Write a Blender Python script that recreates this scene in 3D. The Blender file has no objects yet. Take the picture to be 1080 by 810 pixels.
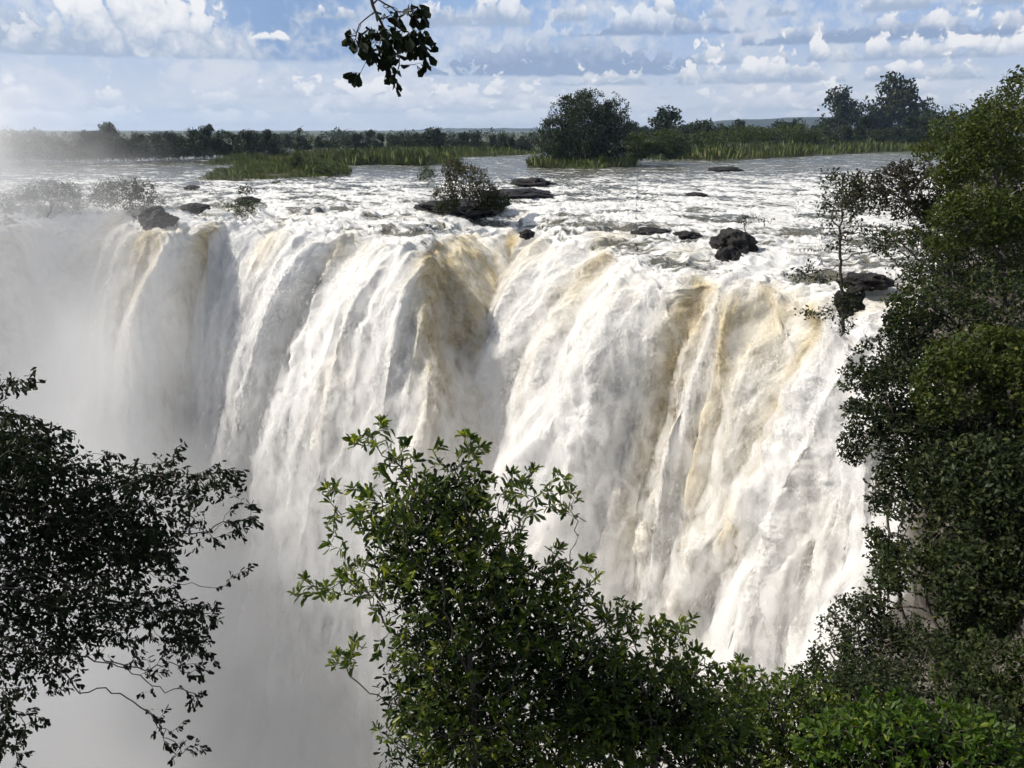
import bpy, math, random
import numpy as np
from mathutils import Vector, noise as mnoise
import bmesh

# ------------------------------------------------------------------ camera
C = bpy.context.scene.collection
F = 816.0; CX = 540.0; CY = 405.0; PITCH = math.radians(18.2); CAMZ = 12.0
cam_d = bpy.data.cameras.new('camera'); cam = bpy.data.objects.new('camera', cam_d); C.objects.link(cam)
cam.location = (0, 0, CAMZ); cam.rotation_euler = (math.radians(90) - PITCH, 0, 0)
cam_d.sensor_width = 36; cam_d.lens = F / 1080 * 36; cam_d.clip_end = 20000; cam_d.clip_start = 0.1
sc = bpy.context.scene; sc.camera = cam
sc.render.engine = 'CYCLES'
sc.view_settings.view_transform = 'Standard'; sc.view_settings.look = 'None'
sc.view_settings.exposure = 0.52; sc.view_settings.gamma = 1
cy = sc.cycles
cy.use_denoising = True; cy.max_bounces = 10; cy.diffuse_bounces = 2; cy.glossy_bounces = 2
cy.transmission_bounces = 3; cy.volume_bounces = 7; cy.transparent_max_bounces = 6
cy.use_adaptive_sampling = True; cy.adaptive_threshold = 0.035
cy.caustics_reflective = False; cy.caustics_refractive = False
cy.volume_step_rate = 2.0; cy.volume_max_steps = 32

# ------------------------------------------------------------------ light
SUN = Vector((-0.86, 0.12, 0.78)).normalized()          # towards the sun
sun_d = bpy.data.lights.new('sun', 'SUN'); sun = bpy.data.objects.new('sun', sun_d); C.objects.link(sun)
sun_d.energy = 4.3; sun_d.angle = math.radians(0.5); sun_d.color = (1.0, 0.93, 0.83)
sun.rotation_euler = SUN.to_track_quat('Z', 'Y').to_euler()

class NT:
    """small helper to write node trees as expressions"""
    def __init__(s, tree): s.t = tree; s.n = tree.nodes; s.l = tree.links
    def add(s, typ, **kw):
        nd = s.n.new(typ)
        for k, v in kw.items():
            if k in ('ins',):
                for kk, vv in v.items(): s.set(nd.inputs[kk], vv)
            else: setattr(nd, k, v)
        return nd
    def set(s, sock, v):
        if isinstance(v, bpy.types.NodeSocket): s.l.new(v, sock)
        else: sock.default_value = v
    def m(s, op, a, b=0.0, c=0.0, clamp=False):
        nd = s.n.new('ShaderNodeMath'); nd.operation = op; nd.use_clamp = clamp
        s.set(nd.inputs[0], a); s.set(nd.inputs[1], b); s.set(nd.inputs[2], c)
        return nd.outputs[0]
    def ss(s, x, lo, hi, a=0.0, b=1.0):
        nd = s.n.new('ShaderNodeMapRange'); nd.interpolation_type = 'SMOOTHSTEP'
        s.set(nd.inputs[0], x); nd.inputs[1].default_value = lo; nd.inputs[2].default_value = hi
        nd.inputs[3].default_value = a; nd.inputs[4].default_value = b
        return nd.outputs[0]
    def xyz(s, x, y, z):
        nd = s.n.new('ShaderNodeCombineXYZ'); s.set(nd.inputs[0], x); s.set(nd.inputs[1], y); s.set(nd.inputs[2], z)
        return nd.outputs[0]
    def sep(s, v):
        nd = s.n.new('ShaderNodeSeparateXYZ'); s.l.new(v, nd.inputs[0]); return nd.outputs
    def noise(s, vec, scale, detail=4, rough=0.5, dist=0.0, out=0):
        nd = s.n.new('ShaderNodeTexNoise'); nd.noise_dimensions = '3D'
        s.l.new(vec, nd.inputs['Vector']); nd.inputs['Scale'].default_value = scale
        nd.inputs['Detail'].default_value = detail; nd.inputs['Roughness'].default_value = rough
        nd.inputs['Distortion'].default_value = dist
        return nd.outputs[out]
    def mix(s, f, a, b):
        nd = s.n.new('ShaderNodeMix'); nd.data_type = 'RGBA'
        s.set(nd.inputs[0], f); s.set(nd.inputs[6], a); s.set(nd.inputs[7], b)
        return nd.outputs[2]

def col(r, g, b): return (r, g, b, 1.0)

def build_world():
    w = bpy.data.worlds.new('World'); sc.world = w; w.use_nodes = True
    w.node_tree.nodes.clear(); N = NT(w.node_tree)
    sky = N.add('ShaderNodeTexSky', sky_type='NISHITA'); sky.sun_disc = False
    sky.sun_elevation = math.asin(SUN.z); sky.sun_rotation = math.atan2(SUN.x, SUN.y)
    sky.air_density = 1.0; sky.dust_density = 1.2; sky.ozone_density = 1.0
    tc = N.add('ShaderNodeTexCoord'); x, y, z = N.sep(tc.outputs['Generated'])
    az = N.m('MULTIPLY', N.m('ARCTAN2', x, y), 57.296)
    el = N.m('MULTIPLY', N.m('ARCSINE', z), 57.296)
    # directions in degrees: az = right of straight ahead, el = above the horizon
    ev = N.m('MULTIPLY', N.m('LOGARITHM', N.m('ADD', N.m('MAXIMUM', el, -1.0), 3.0), 2.718), 6.5)   # clouds pile closer near the horizon
    v0 = N.xyz(az, N.m('MULTIPLY', ev, 1.25), 0.0)
    big = N.noise(v0, .22, 4, .6); fine = N.noise(v0, .95, 5, .62, .35)
    wv = N.add('ShaderNodeVectorMath', operation='MULTIPLY_ADD'); nz = N.noise(v0, 1.1, 2, .5, out=1)
    N.l.new(nz, wv.inputs[0]); wv.inputs[1].default_value = (1.1, 1.1, 0); N.l.new(v0, wv.inputs[2])
    vo = N.add('ShaderNodeTexVoronoi', feature='F1'); N.l.new(wv.outputs[0], vo.inputs['Vector']); vo.inputs['Scale'].default_value = .85
    vo.inputs['Detail'].default_value = 3.0; vo.inputs['Roughness'].default_value = .42; vo.inputs['Lacunarity'].default_value = 2.2
    puff = N.m('SUBTRACT', N.m('ADD', N.m('MULTIPLY', N.m('SUBTRACT', 1.0, vo.outputs['Distance']), .75), N.m('MULTIPLY', fine, .6)), .32)   # about -.35 .. .35
    wob = N.m('SUBTRACT', fine, .5)
    def gauss(x, x0, w): d = N.m('DIVIDE', N.m('SUBTRACT', x, x0), w); return N.m('EXPONENT', N.m('MULTIPLY', N.m('MULTIPLY', d, d), -1.0))
    g = N.ss(el, 0.0, 9.0)
    c = N.mix(g, col(5.4, 5.8, 6.5), col(2.5, 3.8, 6.1))
    c = N.mix(N.m('MULTIPLY', gauss(az, -14., 6.5), N.ss(N.m('ADD', el, N.m('MULTIPLY', wob, .5)), 4.1, 4.5)), c, col(2.1, 3.2, 5.2))     # blue-grey shower left of the branch
    c = N.mix(N.m('MULTIPLY', N.ss(N.m('ADD', big, N.m('MULTIPLY', wob, .5)), .40, .66), .75), c, col(6.2, 6.4, 6.8))              # thin high veil
    c = N.mix(N.ss(el, 10.0, 35.0, 0.0, 1.0), c, N.mix(.5, sky.outputs[0], col(4.2, 4.3, 4.4)))
    def row(c, eb, az0, aw, H, freq, seed, white, grey, alpha=.95, lo=.42, hi=.62, sh=(.1, 1.0)):
        hn = N.noise(N.xyz(N.m('MULTIPLY', az, freq), seed, 0.0), 1.0, 1, .5)
        win = N.m('MULTIPLY', gauss(az, az0, aw), N.ss(hn, lo, hi)); h = N.m('MULTIPLY', win, H)
        e = N.m('SUBTRACT', el, eb)
        top = N.m('ADD', h, N.m('MULTIPLY', N.m('MULTIPLY', puff, H * 1.5), N.ss(win, .0, .35)))
        a = N.m('MULTIPLY', N.ss(N.m('SUBTRACT', top, e), 0.0, .20 * H + .06), N.ss(N.m('ADD', e, N.m('MULTIPLY', wob, .5)), -.12, .12))
        a = N.m('MULTIPLY', N.m('MULTIPLY', a, N.ss(win, .02, .25)), alpha)
        t = N.m('ADD', N.m('DIVIDE', e, H), N.m('MULTIPLY', puff, .8))
        return N.mix(a, c, N.mix(N.ss(t, *sh), grey, white))
    W = col(7.7, 7.7, 7.8); Gd = col(2.5, 3.3, 4.8); Gm = col(3.2, 3.95, 5.2); Gl = col(4.4, 5.0, 5.9)
    c = row(c, 6.9, 22, 30, 1.4, .35, 3.3, W, Gm, .9)
    c = row(c, 6.6, 0, 7, 2.0, .22, 12.3, W, Gm, .85)
    c = row(c, 6.0, 9.5, 4.2, 1.5, .1, 7.1, col(6.6, 7.0, 7.6), Gd, .95, .0, .2, (.1, 1.1))
    c = row(c, 5.2, 26, 9, 1.6, .22, 20.1, W, Gd, .95, .3, .5, (.2, 1.2))
    c = row(c, 4.25, -33, 6.0, 3.4, .1, 2.2, col(5.6, 6.0, 6.8), Gm, .97, .1, .3, (.2, 1.3))
    c = row(c, 4.35, -24, 5.6, 4.8, .1, 5.2, W, Gm, .98, .1, .3, (-.1, .85))
    c = row(c, 4.1, 21, 16, 1.5, .33, 33.5, W, Gm, .95, .35, .5, (.0, .9))
    c = row(c, 3.5, 3.6, 7.6, 2.5, .2, 9.0, col(5.2, 5.8, 6.8), Gd, .96, .0, .15, (.3, 1.5))
    c = row(c, 2.9, 23, 17, 1.5, .28, 41.5, W, Gm, .9, .35, .60, (.0, 1.0))
    c = row(c, 2.0, 6, 30, 1.5, .26, 51.5, W, Gl, .8, .36, .66, (.0, 1.1))
    c = row(c, 1.1, -6, 60, 1.7, .24, 61.5, W, Gl, .7, .34, .66, (.0, 1.1))
    c = row(c, .2, 0, 70, 1.1, .4, 71.5, W, Gl, .55, .36, .6, (.0, 1.0))
    # stray puff in the blue
    c = row(c, 5.6, -16.0, .9, .55, .1, 81.5, W, Gl, .95, .0, .2, (-.4, .4))
    bg = N.add('ShaderNodeBackground'); N.l.new(c, bg.inputs[0]); bg.inputs[1].default_value = 0.083
    out = N.add('ShaderNodeOutputWorld'); N.l.new(bg.outputs[0], out.inputs[0])
build_world()

# ------------------------------------------------------------------ helpers
SP, CP = math.sin(PITCH), math.cos(PITCH)
def ray(px, py):
    u = (px - CX) / F; v = (CY - py) / F
    return np.array([u, CP + v * SP, -SP + v * CP])
def at_z(px, py, z=0.0):
    r = ray(px, py); t = (z - CAMZ) / r[2]; return np.array([0, 0, CAMZ]) + r * t
def at_y(px, py, Y):
    r = ray(px, py); t = Y / r[1]; return np.array([0, 0, CAMZ]) + r * t
def depth_at(px, py, Y): return Y / ray(px, py)[1]
def mpp(px, py, Y): return depth_at(px, py, Y) / F         # metres per pixel there

def tag(o, label=None, cat=None, group=None, kind=None):
    if label: o['label'] = label
    if cat: o['category'] = cat
    if group: o['group'] = group
    if kind: o['kind'] = kind
    return o

def mesh_np(name, V, faces, mat, parent=None, smooth=False, attrs=None):
    """faces: list of int arrays, each (n,k)"""
    me = bpy.data.meshes.new(name)
    V = np.asarray(V, np.float32); me.vertices.add(len(V)); me.vertices.foreach_set('co', V.ravel())
    faces = [f for f in faces if len(f)]
    loops = np.concatenate([f.ravel() for f in faces]).astype(np.int32)
    tot = np.concatenate([np.full(len(f), f.shape[1], np.int32) for f in faces])
    st = np.concatenate([[0], np.cumsum(tot)[:-1]]).astype(np.int32)
    me.loops.add(len(loops)); me.loops.foreach_set('vertex_index', loops)
    me.polygons.add(len(tot)); me.polygons.foreach_set('loop_start', st)
    try: me.polygons.foreach_set('loop_total', tot)
    except Exception: pass
    me.update(calc_edges=True)
    if smooth: me.polygons.foreach_set('use_smooth', np.ones(len(tot), bool))
    for k, a in (attrs or {}).items():
        at = me.attributes.new(k, 'FLOAT', 'POINT'); at.data.foreach_set('value', np.asarray(a, np.float32).ravel())
    me.materials.append(mat)
    o = bpy.data.objects.new(name, me); C.objects.link(o)
    if parent is not None: o.parent = parent
    return o

def empty(name, loc):
    o = bpy.data.objects.new(name, None); C.objects.link(o); o.location = loc; o.empty_display_size = 0.5
    return o

def grid_faces(nr, nc, off=0):
    i = np.arange(nr - 1)[:, None] * nc + np.arange(nc - 1)[None, :]
    i = i.ravel() + off
    return np.stack([i, i + 1, i + nc + 1, i + nc], 1)

# numpy gradient noise
_rs = np.random.RandomState(7)
PERM = np.concatenate([_rs.permutation(256)] * 3).astype(np.int32)
GR = _rs.normal(size=(256, 3)).astype(np.float32); GR /= np.linalg.norm(GR, axis=1, keepdims=True)
def perlin(x, y, z=0.0):
    x = np.asarray(x, np.float32); y = np.asarray(y, np.float32); z = np.broadcast_to(np.float32(z), x.shape) if np.ndim(z) == 0 else np.asarray(z, np.float32)
    xi = np.floor(x).astype(np.int32); yi = np.floor(y).astype(np.int32); zi = np.floor(z).astype(np.int32)
    xf = x - xi; yf = y - yi; zf = z - zi
    u = xf * xf * xf * (xf * (xf * 6 - 15) + 10); v = yf * yf * yf * (yf * (yf * 6 - 15) + 10); w = zf * zf * zf * (zf * (zf * 6 - 15) + 10)
    X = xi & 255; Y = yi & 255; Z = zi & 255
    def g(dx, dy, dz):
        h = PERM[PERM[PERM[(X + dx) & 255] + ((Y + dy) & 255)] + ((Z + dz) & 255)]
        q = GR[h]; return q[..., 0] * (xf - dx) + q[..., 1] * (yf - dy) + q[..., 2] * (zf - dz)
    x00 = g(0, 0, 0) * (1 - u) + g(1, 0, 0) * u; x10 = g(0, 1, 0) * (1 - u) + g(1, 1, 0) * u
    x01 = g(0, 0, 1) * (1 - u) + g(1, 0, 1) * u; x11 = g(0, 1, 1) * (1 - u) + g(1, 1, 1) * u
    return ((x00 * (1 - v) + x10 * v) * (1 - w) + (x01 * (1 - v) + x11 * v) * w) * 1.6
def fbm(x, y, z=0.0, o=4, gain=0.5, billow=False, eps=0.0):
    a = 1.0; s = 0; n = 0; x = np.asarray(x, np.float32); y = np.asarray(y, np.float32)
    for i in range(o):
        p = perlin(x, y, z + i * 7.31); s = s + a * (np.sqrt(p * p + eps) if billow else p); n += a
        x = x * 2.03 + 11.7; y = y * 2.03 + 3.9; a *= gain
    return s / n
def sstep(x, a, b):
    t = np.clip((x - a) / (b - a), 0, 1); return t * t * (3 - 2 * t)

# ------------------------------------------------------------------ materials
def new_mat(name):
    m = bpy.data.materials.new(name); m.use_nodes = True; m.node_tree.nodes.clear(); return m, NT(m.node_tree)
def out_surface(N, sh): o = N.add('ShaderNodeOutputMaterial'); N.l.new(sh, o.inputs['Surface'])

def leaf_mat(name, c1, c2, c3=None, rough=0.45, trans=0.3, spec=0.4, tboost=1.6, young=0.08):
    m, N = new_mat(name)
    ge = N.add('ShaderNodeNewGeometry'); rnd = ge.outputs['Random Per Island']
    c = N.mix(rnd, col(*c1), col(*c2))
    if c3: c = N.mix(N.ss(N.m('FRACT', N.m('MULTIPLY', rnd, 17.3)), 1 - young - .02, 1 - young + .02), c, col(*c3))
    p = N.add('ShaderNodeBsdfPrincipled'); N.l.new(c, p.inputs['Base Color'])
    p.inputs['Roughness'].default_value = rough; p.inputs['Specular IOR Level'].default_value = spec
    tr = N.add('ShaderNodeBsdfTranslucent')
    hs = N.add('ShaderNodeHueSaturation'); hs.inputs['Hue'].default_value = 0.49; hs.inputs['Saturation'].default_value = 1.15; hs.inputs['Value'].default_value = tboost
    N.l.new(c, hs.inputs['Color']); N.l.new(hs.outputs[0], tr.inputs[0])
    mx = N.add('ShaderNodeMixShader'); mx.inputs[0].default_value = trans
    N.l.new(p.outputs[0], mx.inputs[1]); N.l.new(tr.outputs[0], mx.inputs[2]); out_surface(N, mx.outputs[0])
    return m
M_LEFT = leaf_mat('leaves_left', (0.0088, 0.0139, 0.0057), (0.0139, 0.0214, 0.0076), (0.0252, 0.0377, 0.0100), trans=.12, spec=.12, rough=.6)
M_CENT = leaf_mat('leaves_glossy', (0.0259, 0.0481, 0.0093), (0.0648, 0.0971, 0.0166), (0.1758, 0.2035, 0.0370), rough=.36, trans=.40, spec=.35, young=.16, tboost=2.0)
M_SHADE = leaf_mat('leaves_inner_shaded', (0.0074, 0.0141, 0.0044), (0.0133, 0.0229, 0.0059), trans=.06, spec=.12, rough=.6)  # core leaves painted darker to carry the shade inside the crown
M_BRIGHT = leaf_mat('leaves_bright', (0.0266, 0.0586, 0.0089), (0.0622, 0.1066, 0.0142), (0.1421, 0.1776, 0.0266), rough=.45, trans=.35, spec=.2)
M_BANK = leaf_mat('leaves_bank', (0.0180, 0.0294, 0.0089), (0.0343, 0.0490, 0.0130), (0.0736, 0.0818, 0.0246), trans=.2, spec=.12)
M_BANKLIT = leaf_mat('leaves_bank_lit', (0.0304, 0.0449, 0.0102), (0.0542, 0.0709, 0.0159), (0.0940, 0.1012, 0.0253), trans=.28, spec=.12)  # lighter, yellower copy of the bank leaves, sunlight painted into the colour
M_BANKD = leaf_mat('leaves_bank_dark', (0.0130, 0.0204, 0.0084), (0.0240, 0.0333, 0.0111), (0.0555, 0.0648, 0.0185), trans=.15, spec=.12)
M_BROWN = leaf_mat('leaves_brownish', (0.0259, 0.0222, 0.0133), (0.0407, 0.0355, 0.0185), (0.0592, 0.0592, 0.0222), trans=.15, spec=.12)
M_FAR = leaf_mat('leaves_far', (0.0147, 0.0256, 0.0102), (0.0259, 0.0404, 0.0134), (0.0555, 0.0745, 0.0236), trans=.15, spec=.12)
M_FARG = leaf_mat('leaves_far_green', (0.0350, 0.0520, 0.0159), (0.0620, 0.0819, 0.0240), (0.0999, 0.0999, 0.0400), trans=.2, spec=.12)
M_GRASS = leaf_mat('reed_grass', (.080, .105, .034), (.120, .145, .048), (.15, .15, .06), trans=.12, rough=.7, spec=.12)
M_OLIVE = leaf_mat('leaves_olive', (0.0333, 0.0355, 0.0163), (0.0629, 0.0592, 0.0259), (0.1184, 0.0962, 0.0444), trans=.25, spec=.12)

def bark_mat():
    m, N = new_mat('bark'); tc = N.add('ShaderNodeTexCoord')
    n = N.noise(tc.outputs['Object'], 9, 6, .6)
    p = N.add('ShaderNodeBsdfPrincipled'); N.l.new(N.mix(N.ss(n, .35, .65), col(.028, .022, .017), col(.10, .085, .065)), p.inputs['Base Color'])
    p.inputs['Roughness'].default_value = .85
    b = N.add('ShaderNodeBump'); b.inputs['Strength'].default_value = .5; b.inputs['Distance'].default_value = .02
    N.l.new(n, b.inputs['Height']); N.l.new(b.outputs[0], p.inputs['Normal']); out_surface(N, p.outputs[0]); return m
M_BARK = bark_mat()

def rock_mat(name, a, b, wet=.5, scale=1.0):
    m, N = new_mat(name); ge = N.add('ShaderNodeNewGeometry'); pos = ge.outputs['Position']
    n = N.noise(pos, .35 * scale, 8, .6, .6); n2 = N.noise(pos, 2.5 * scale, 6, .65)
    p = N.add('ShaderNodeBsdfPrincipled')
    c = N.mix(N.ss(n, .35, .62), col(*a), col(*b)); c = N.mix(N.ss(n2, .5, .75, 0, .6), c, col(a[0] * .5, a[1] * .5, a[2] * .5))
    N.l.new(c, p.inputs['Base Color']); p.inputs['Roughness'].default_value = wet; p.inputs['Specular IOR Level'].default_value = .2
    bp = N.add('ShaderNodeBump'); bp.inputs['Strength'].default_value = .8; bp.inputs['Distance'].default_value = .25
    N.l.new(n2, bp.inputs['Height']); N.l.new(bp.outputs[0], p.inputs['Normal']); out_surface(N, p.outputs[0]); return m
M_WET = rock_mat('wet_basalt', (.009, .008, .008), (.024, .021, .019), .6)
M_CLIFF = rock_mat('cliff_rock', (.035, .032, .026), (.15, .135, .115), .8)
M_SOIL = rock_mat('bank_soil', (.03, .03, .016), (.06, .055, .03), .9)

def ground_mat():
    m, N = new_mat('savanna_ground'); ge = N.add('ShaderNodeNewGeometry')
    n = N.noise(ge.outputs['Position'], .01, 6, .6); n2 = N.noise(ge.outputs['Position'], .12, 5, .6)
    c = N.mix(N.ss(n, .4, .6), col(.04, .055, .025), col(.085, .09, .045)); c = N.mix(N.ss(n2, .45, .6), c, col(.025, .036, .018))
    p = N.add('ShaderNodeBsdfPrincipled'); N.l.new(c, p.inputs['Base Color']); p.inputs['Roughness'].default_value = .95
    out_surface(N, p.outputs[0]); return m
M_GROUND = ground_mat()

def water_mat():
    m, N = new_mat('river_water')
    ge = N.add('ShaderNodeNewGeometry'); pos = ge.outputs['Position']
    at = lambda nm: N.add('ShaderNodeAttribute', attribute_name=nm).outputs['Fac']
    foam, silt, fall, thin, fa, fb = [at(k) for k in ('foam', 'silt', 'fall', 'thin', 'fa', 'fb')]
    # coordinates carried by the moving water: across the flow, along the flow
    vs = N.xyz(fa, N.m('MULTIPLY', fb, .30), 0.0)                 # drawn out streaks
    vr = N.xyz(N.m('MULTIPLY', fa, .55), fb, 4.0)                 # waves standing across the flow
    vc = N.xyz(fa, N.m('MULTIPLY', fb, .8), 9.0)
    streak = N.noise(vs, 1.5, 9, .66, .8); fine = N.noise(vs, 7.0, 5, .7, .4)
    waves = N.noise(vr, .9, 9, .68, .9); clump = N.noise(vc, 1.1, 9, .70, 1.0)
    n1 = N.m('ADD', N.m('MULTIPLY', N.m('SUBTRACT', 1.0, fall), waves), N.m('MULTIPLY', fall, N.m('ADD', N.m('MULTIPLY', streak, .5), N.m('MULTIPLY', clump, .5))))
    grain = N.noise(pos, 6.5, 4, .75)
    f = N.m('ADD', foam, N.m('MULTIPLY', N.m('SUBTRACT', n1, .5), 2.4))
    f = N.m('ADD', f, N.m('MULTIPLY', N.m('SUBTRACT', grain, .5), .5))
    f = N.ss(f, .30, .74)
    wn = N.noise(pos, .08, 3, .5)
    water = N.mix(wn, col(.055, .060, .046), col(.115, .108, .078))
    dens = N.m('ADD', n1, N.m('MULTIPLY', N.m('SUBTRACT', grain, .5), .5))
    white = N.mix(N.ss(dens, .28, .56), col(.50, .50, .49), col(.88, .88, .87))      # thin aerated water is greyer than packed foam
    foamc = N.mix(N.m('MULTIPLY', silt, 1.4, clamp=True), white, N.mix(N.ss(dens, .34, .62), col(.50, .43, .29), col(.84, .75, .53)))
    sl = N.m('ADD', silt, N.m('MULTIPLY', N.m('SUBTRACT', n1, .5), 1.6))
    foamc = N.mix(N.ss(sl, .75, 1.6), foamc, col(.42, .34, .19))
    veil = N.m('MULTIPLY', thin, N.ss(N.m('ADD', N.m('ADD', n1, N.m('MULTIPLY', fine, .5)), N.m('MULTIPLY', grain, .5)), .70, 1.25, 1.0, .1))  # thin water over rock, with the shade of the hollows painted in too
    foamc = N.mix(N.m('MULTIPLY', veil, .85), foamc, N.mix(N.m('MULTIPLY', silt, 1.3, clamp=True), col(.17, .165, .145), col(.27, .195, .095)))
    c = N.mix(f, water, foamc)
    p = N.add('ShaderNodeBsdfPrincipled'); N.l.new(c, p.inputs['Base Color'])
    N.l.new(N.m('ADD', N.m('MULTIPLY', f, .60), .20), p.inputs['Roughness'])
    N.l.new(N.m('SUBTRACT', .5, N.m('MULTIPLY', f, .40)), p.inputs['Specular IOR Level'])
    h = N.m('ADD', N.m('MULTIPLY', n1, 1.6), N.m('ADD', N.m('MULTIPLY', grain, .35), N.m('MULTIPLY', N.m('MULTIPLY', fine, fall), .5)))
    b = N.add('ShaderNodeBump'); b.inputs['Strength'].default_value = .85; b.inputs['Distance'].default_value = .34
    N.l.new(h, b.inputs['Height']); N.l.new(b.outputs[0], p.inputs['Normal'])
    tr = N.add('ShaderNodeBsdfTranslucent'); N.l.new(foamc, tr.inputs[0])
    mx = N.add('ShaderNodeMixShader'); N.l.new(N.m('MULTIPLY', f, .18), mx.inputs[0])
    N.l.new(p.outputs[0], mx.inputs[1]); N.l.new(tr.outputs[0], mx.inputs[2])
    out_surface(N, mx.outputs[0]); return m
M_WATER = water_mat()

# ------------------------------------------------------------------ river and waterfall (one moving sheet)
LIP_PX = [(0, 236), (60, 228), (120, 226), (165, 240), (205, 238), (260, 232), (330, 243), (400, 246), (445, 258), (480, 246), (550, 240), (600, 256), (640, 266), (700, 286), (760, 296), (820, 302), (870, 322), (905, 338), (935, 345)]
lip = [np.array([-150., 150.]), np.array([-118., 132.]), np.array([-92., 117.])] + [at_z(p[0], p[1] + 4, -1.6)[:2] for p in LIP_PX] + [np.array([28., 46.5]), np.array([34., 45.])]
lipx_px = np.array([-520, -300, -130] + [p[0] for p in LIP_PX] + [985, 1040], float)
lip = np.array(lip)
def catmull(P, n):
    P = np.vstack([2 * P[0] - P[1], P, 2 * P[-1] - P[-2]]); out = []; 
    for i in range(1, len(P) - 2):
        t = np.linspace(0, 1, n, endpoint=False)[:, None]
        a, b, c, d = P[i - 1], P[i], P[i + 1], P[i + 2]
        out.append(.5 * ((2 * b) + (-a + c) * t + (2 * a - 5 * b + 4 * c - d) * t ** 2 + (-a + 3 * b - 3 * c + d) * t ** 3))
    out.append(P[-2][None]); return np.vstack(out)
Ld = catmull(np.column_stack([lip, lipx_px]), 30)
# smooth a little and resample: finer where nearer
seg = np.linalg.norm(np.diff(Ld[:, :2], axis=0), axis=1); dist = (np.linalg.norm(Ld[:-1, :2], axis=1) + 1)
wgt = seg / np.maximum(dist, 45.); cum = np.concatenate([[0], np.cumsum(wgt)])
NC = 1350
q = np.linspace(0, cum[-1], NC)
L = np.column_stack([np.interp(q, cum, Ld[:, k]) for k in range(3)])
LX = L[:, 2]; L = L[:, :2]
S = np.concatenate([[0], np.cumsum(np.linalg.norm(np.diff(L, axis=0), axis=1))])
# flow direction: smoothed outward normal
T = np.gradient(L, axis=0); k = np.ones(161) / 161
T = np.column_stack([np.convolve(np.pad(T[:, j], 80, mode='edge'), k, mode='valid') for j in (0, 1)])
Nn = np.column_stack([T[:, 1], -T[:, 0]]); Nn /= np.linalg.norm(Nn, axis=1, keepdims=True)
if Nn[NC // 2, 1] > 0: Nn = -Nn
L = L + Nn * (1.5 * perlin(S / 7., S * 0 + .5) + .8 * perlin(S / 2.6, S * 0 + 7.5))[:, None]
V0 = np.interp(LX, [-500, 0, 165, 250, 330, 440, 520, 590, 650, 720, 790, 870, 930], [7, 7, 6, 7.5, 8, 8.2, 9.5, 9, 7, 4.2, 3, 2.4, 3])
# ribs: (px at lip, width px, outward offset m, silt, silt reach m)
RIBS = [(-60, 25, 2.0, 0, 0), (20, 22, -2.0, .2, 10), (60, 24, 2.0, 0, 0), (118, 14, -2.0, .25, 14), (165, 16, -4.0, .45, 16), (190, 14, 1.5, 0, 0), (217, 10, -3.0, .65, 16), (262, 20, 2.2, 0, 0), (305, 8, -1.5, .1, 10), (335, 14, 1.2, 0, 0),
        (362, 8, -1.8, .3, 14), (405, 22, 1.8, .05, 10), (456, 12, -4.2, 1.0, 15), (485, 12, 1.0, .7, 24), (508, 18, 1.6, .3, 24), (540, 8, -1.8, 1.0, 26), (576, 22, 1.9, .25, 16), (632, 12, -3.6, .25, 10),
        (685, 24, 1.8, .1, 8), (742, 13, -3.2, .95, 18), (765, 7, -1.5, .3, 30), (785, 10, 1.6, .1, 10), (812, 14, 2.6, .5, 30), (840, 12, 1.2, .22, 20), (868, 9, -3.6, .9, 26), (915, 12, 1.5, 0, 0)]
OFF = np.zeros(NC)
for a, w_, o_, _, _ in RIBS: OFF += o_ * np.exp(-((LX - a) / w_) ** 2)
# rows: upstream (u>0) then falling (tau)
NU, NF = 420, 640
um = np.concatenate([np.geomspace(560, .12, NU - 1) , [0.]]) if False else (np.linspace(1, 0, NU) ** 3.0 * 520)
tau_max = math.sqrt(2 * 96 / 9.8)
tau = np.linspace(0, 1, NF + 1)[1:] ** .8 * tau_max
rL = np.linalg.norm(L, axis=1)
# upstream xy
UX = L[None, :, 0] * (1 + um[:, None] / rL[None]); UY = L[None, :, 1] * (1 + um[:, None] / rL[None])
sl_near = np.exp(-um / 12.0)
UZ = -2.2 * sl_near[:, None] + np.zeros((1, NC)) - .0
dropF = 4.9 * tau[:, None] ** 2 + (2.2 / 12.0 * V0)[None] * tau[:, None] + 2.2
outF = V0[None] * tau[:, None]
w_un = 6.5 * tau                               # unrolled distance for noise
PX = np.vstack([UX, L[None, :, 0] + Nn[None, :, 0] * w_un[:, None]])
PY = np.vstack([UY, L[None, :, 1] + Nn[None, :, 1] * w_un[:, None]])
# frame along the mean flow
fd = np.array([-.53, -.85]); sd = np.array([-.85, .53])
A = PX * sd[0] + PY * sd[1]; B = PX * fd[0] + PY * fd[1]
Sg = np.vstack([np.repeat(S[None], NU, 0), np.repeat(S[None], NF, 0)])
Wg = np.concatenate([-um, w_un])[:, None] + np.zeros((1, NC))
isf = np.concatenate([np.zeros(NU), np.ones(NF)])[:, None] + np.zeros((1, NC))
drop_all = np.vstack([np.zeros((NU, NC)), dropF - 2.2])
grow = sstep(Wg, -6, 10)
# rib offsets
rw = fbm(A / 9, B / 12, 9.1, 2)
ribn = 2.7 * fbm(A / 5.0 + .9 * rw, B / 38., 2.2, 2) + 1.5 * fbm(A / 2.2 + 1.6 * rw, B / 17., 5.1, 2)
offs = (OFF[None] * .75 * (1 + .5 * rw) + ribn * 1.35) * sstep(Wg, -2.5, 7)
lipn = 1.5 * fbm(A / 3.4, B / 20, 8.8, 3) * np.exp(-(Wg / 6.) ** 2)      # uneven lip height
XX = np.vstack([UX, L[None, :, 0] + Nn[None, :, 0] * outF]); YY = np.vstack([UY, L[None, :, 1] + Nn[None, :, 1] * outF])
ZZ = np.vstack([UZ, -dropF]) + lipn
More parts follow.
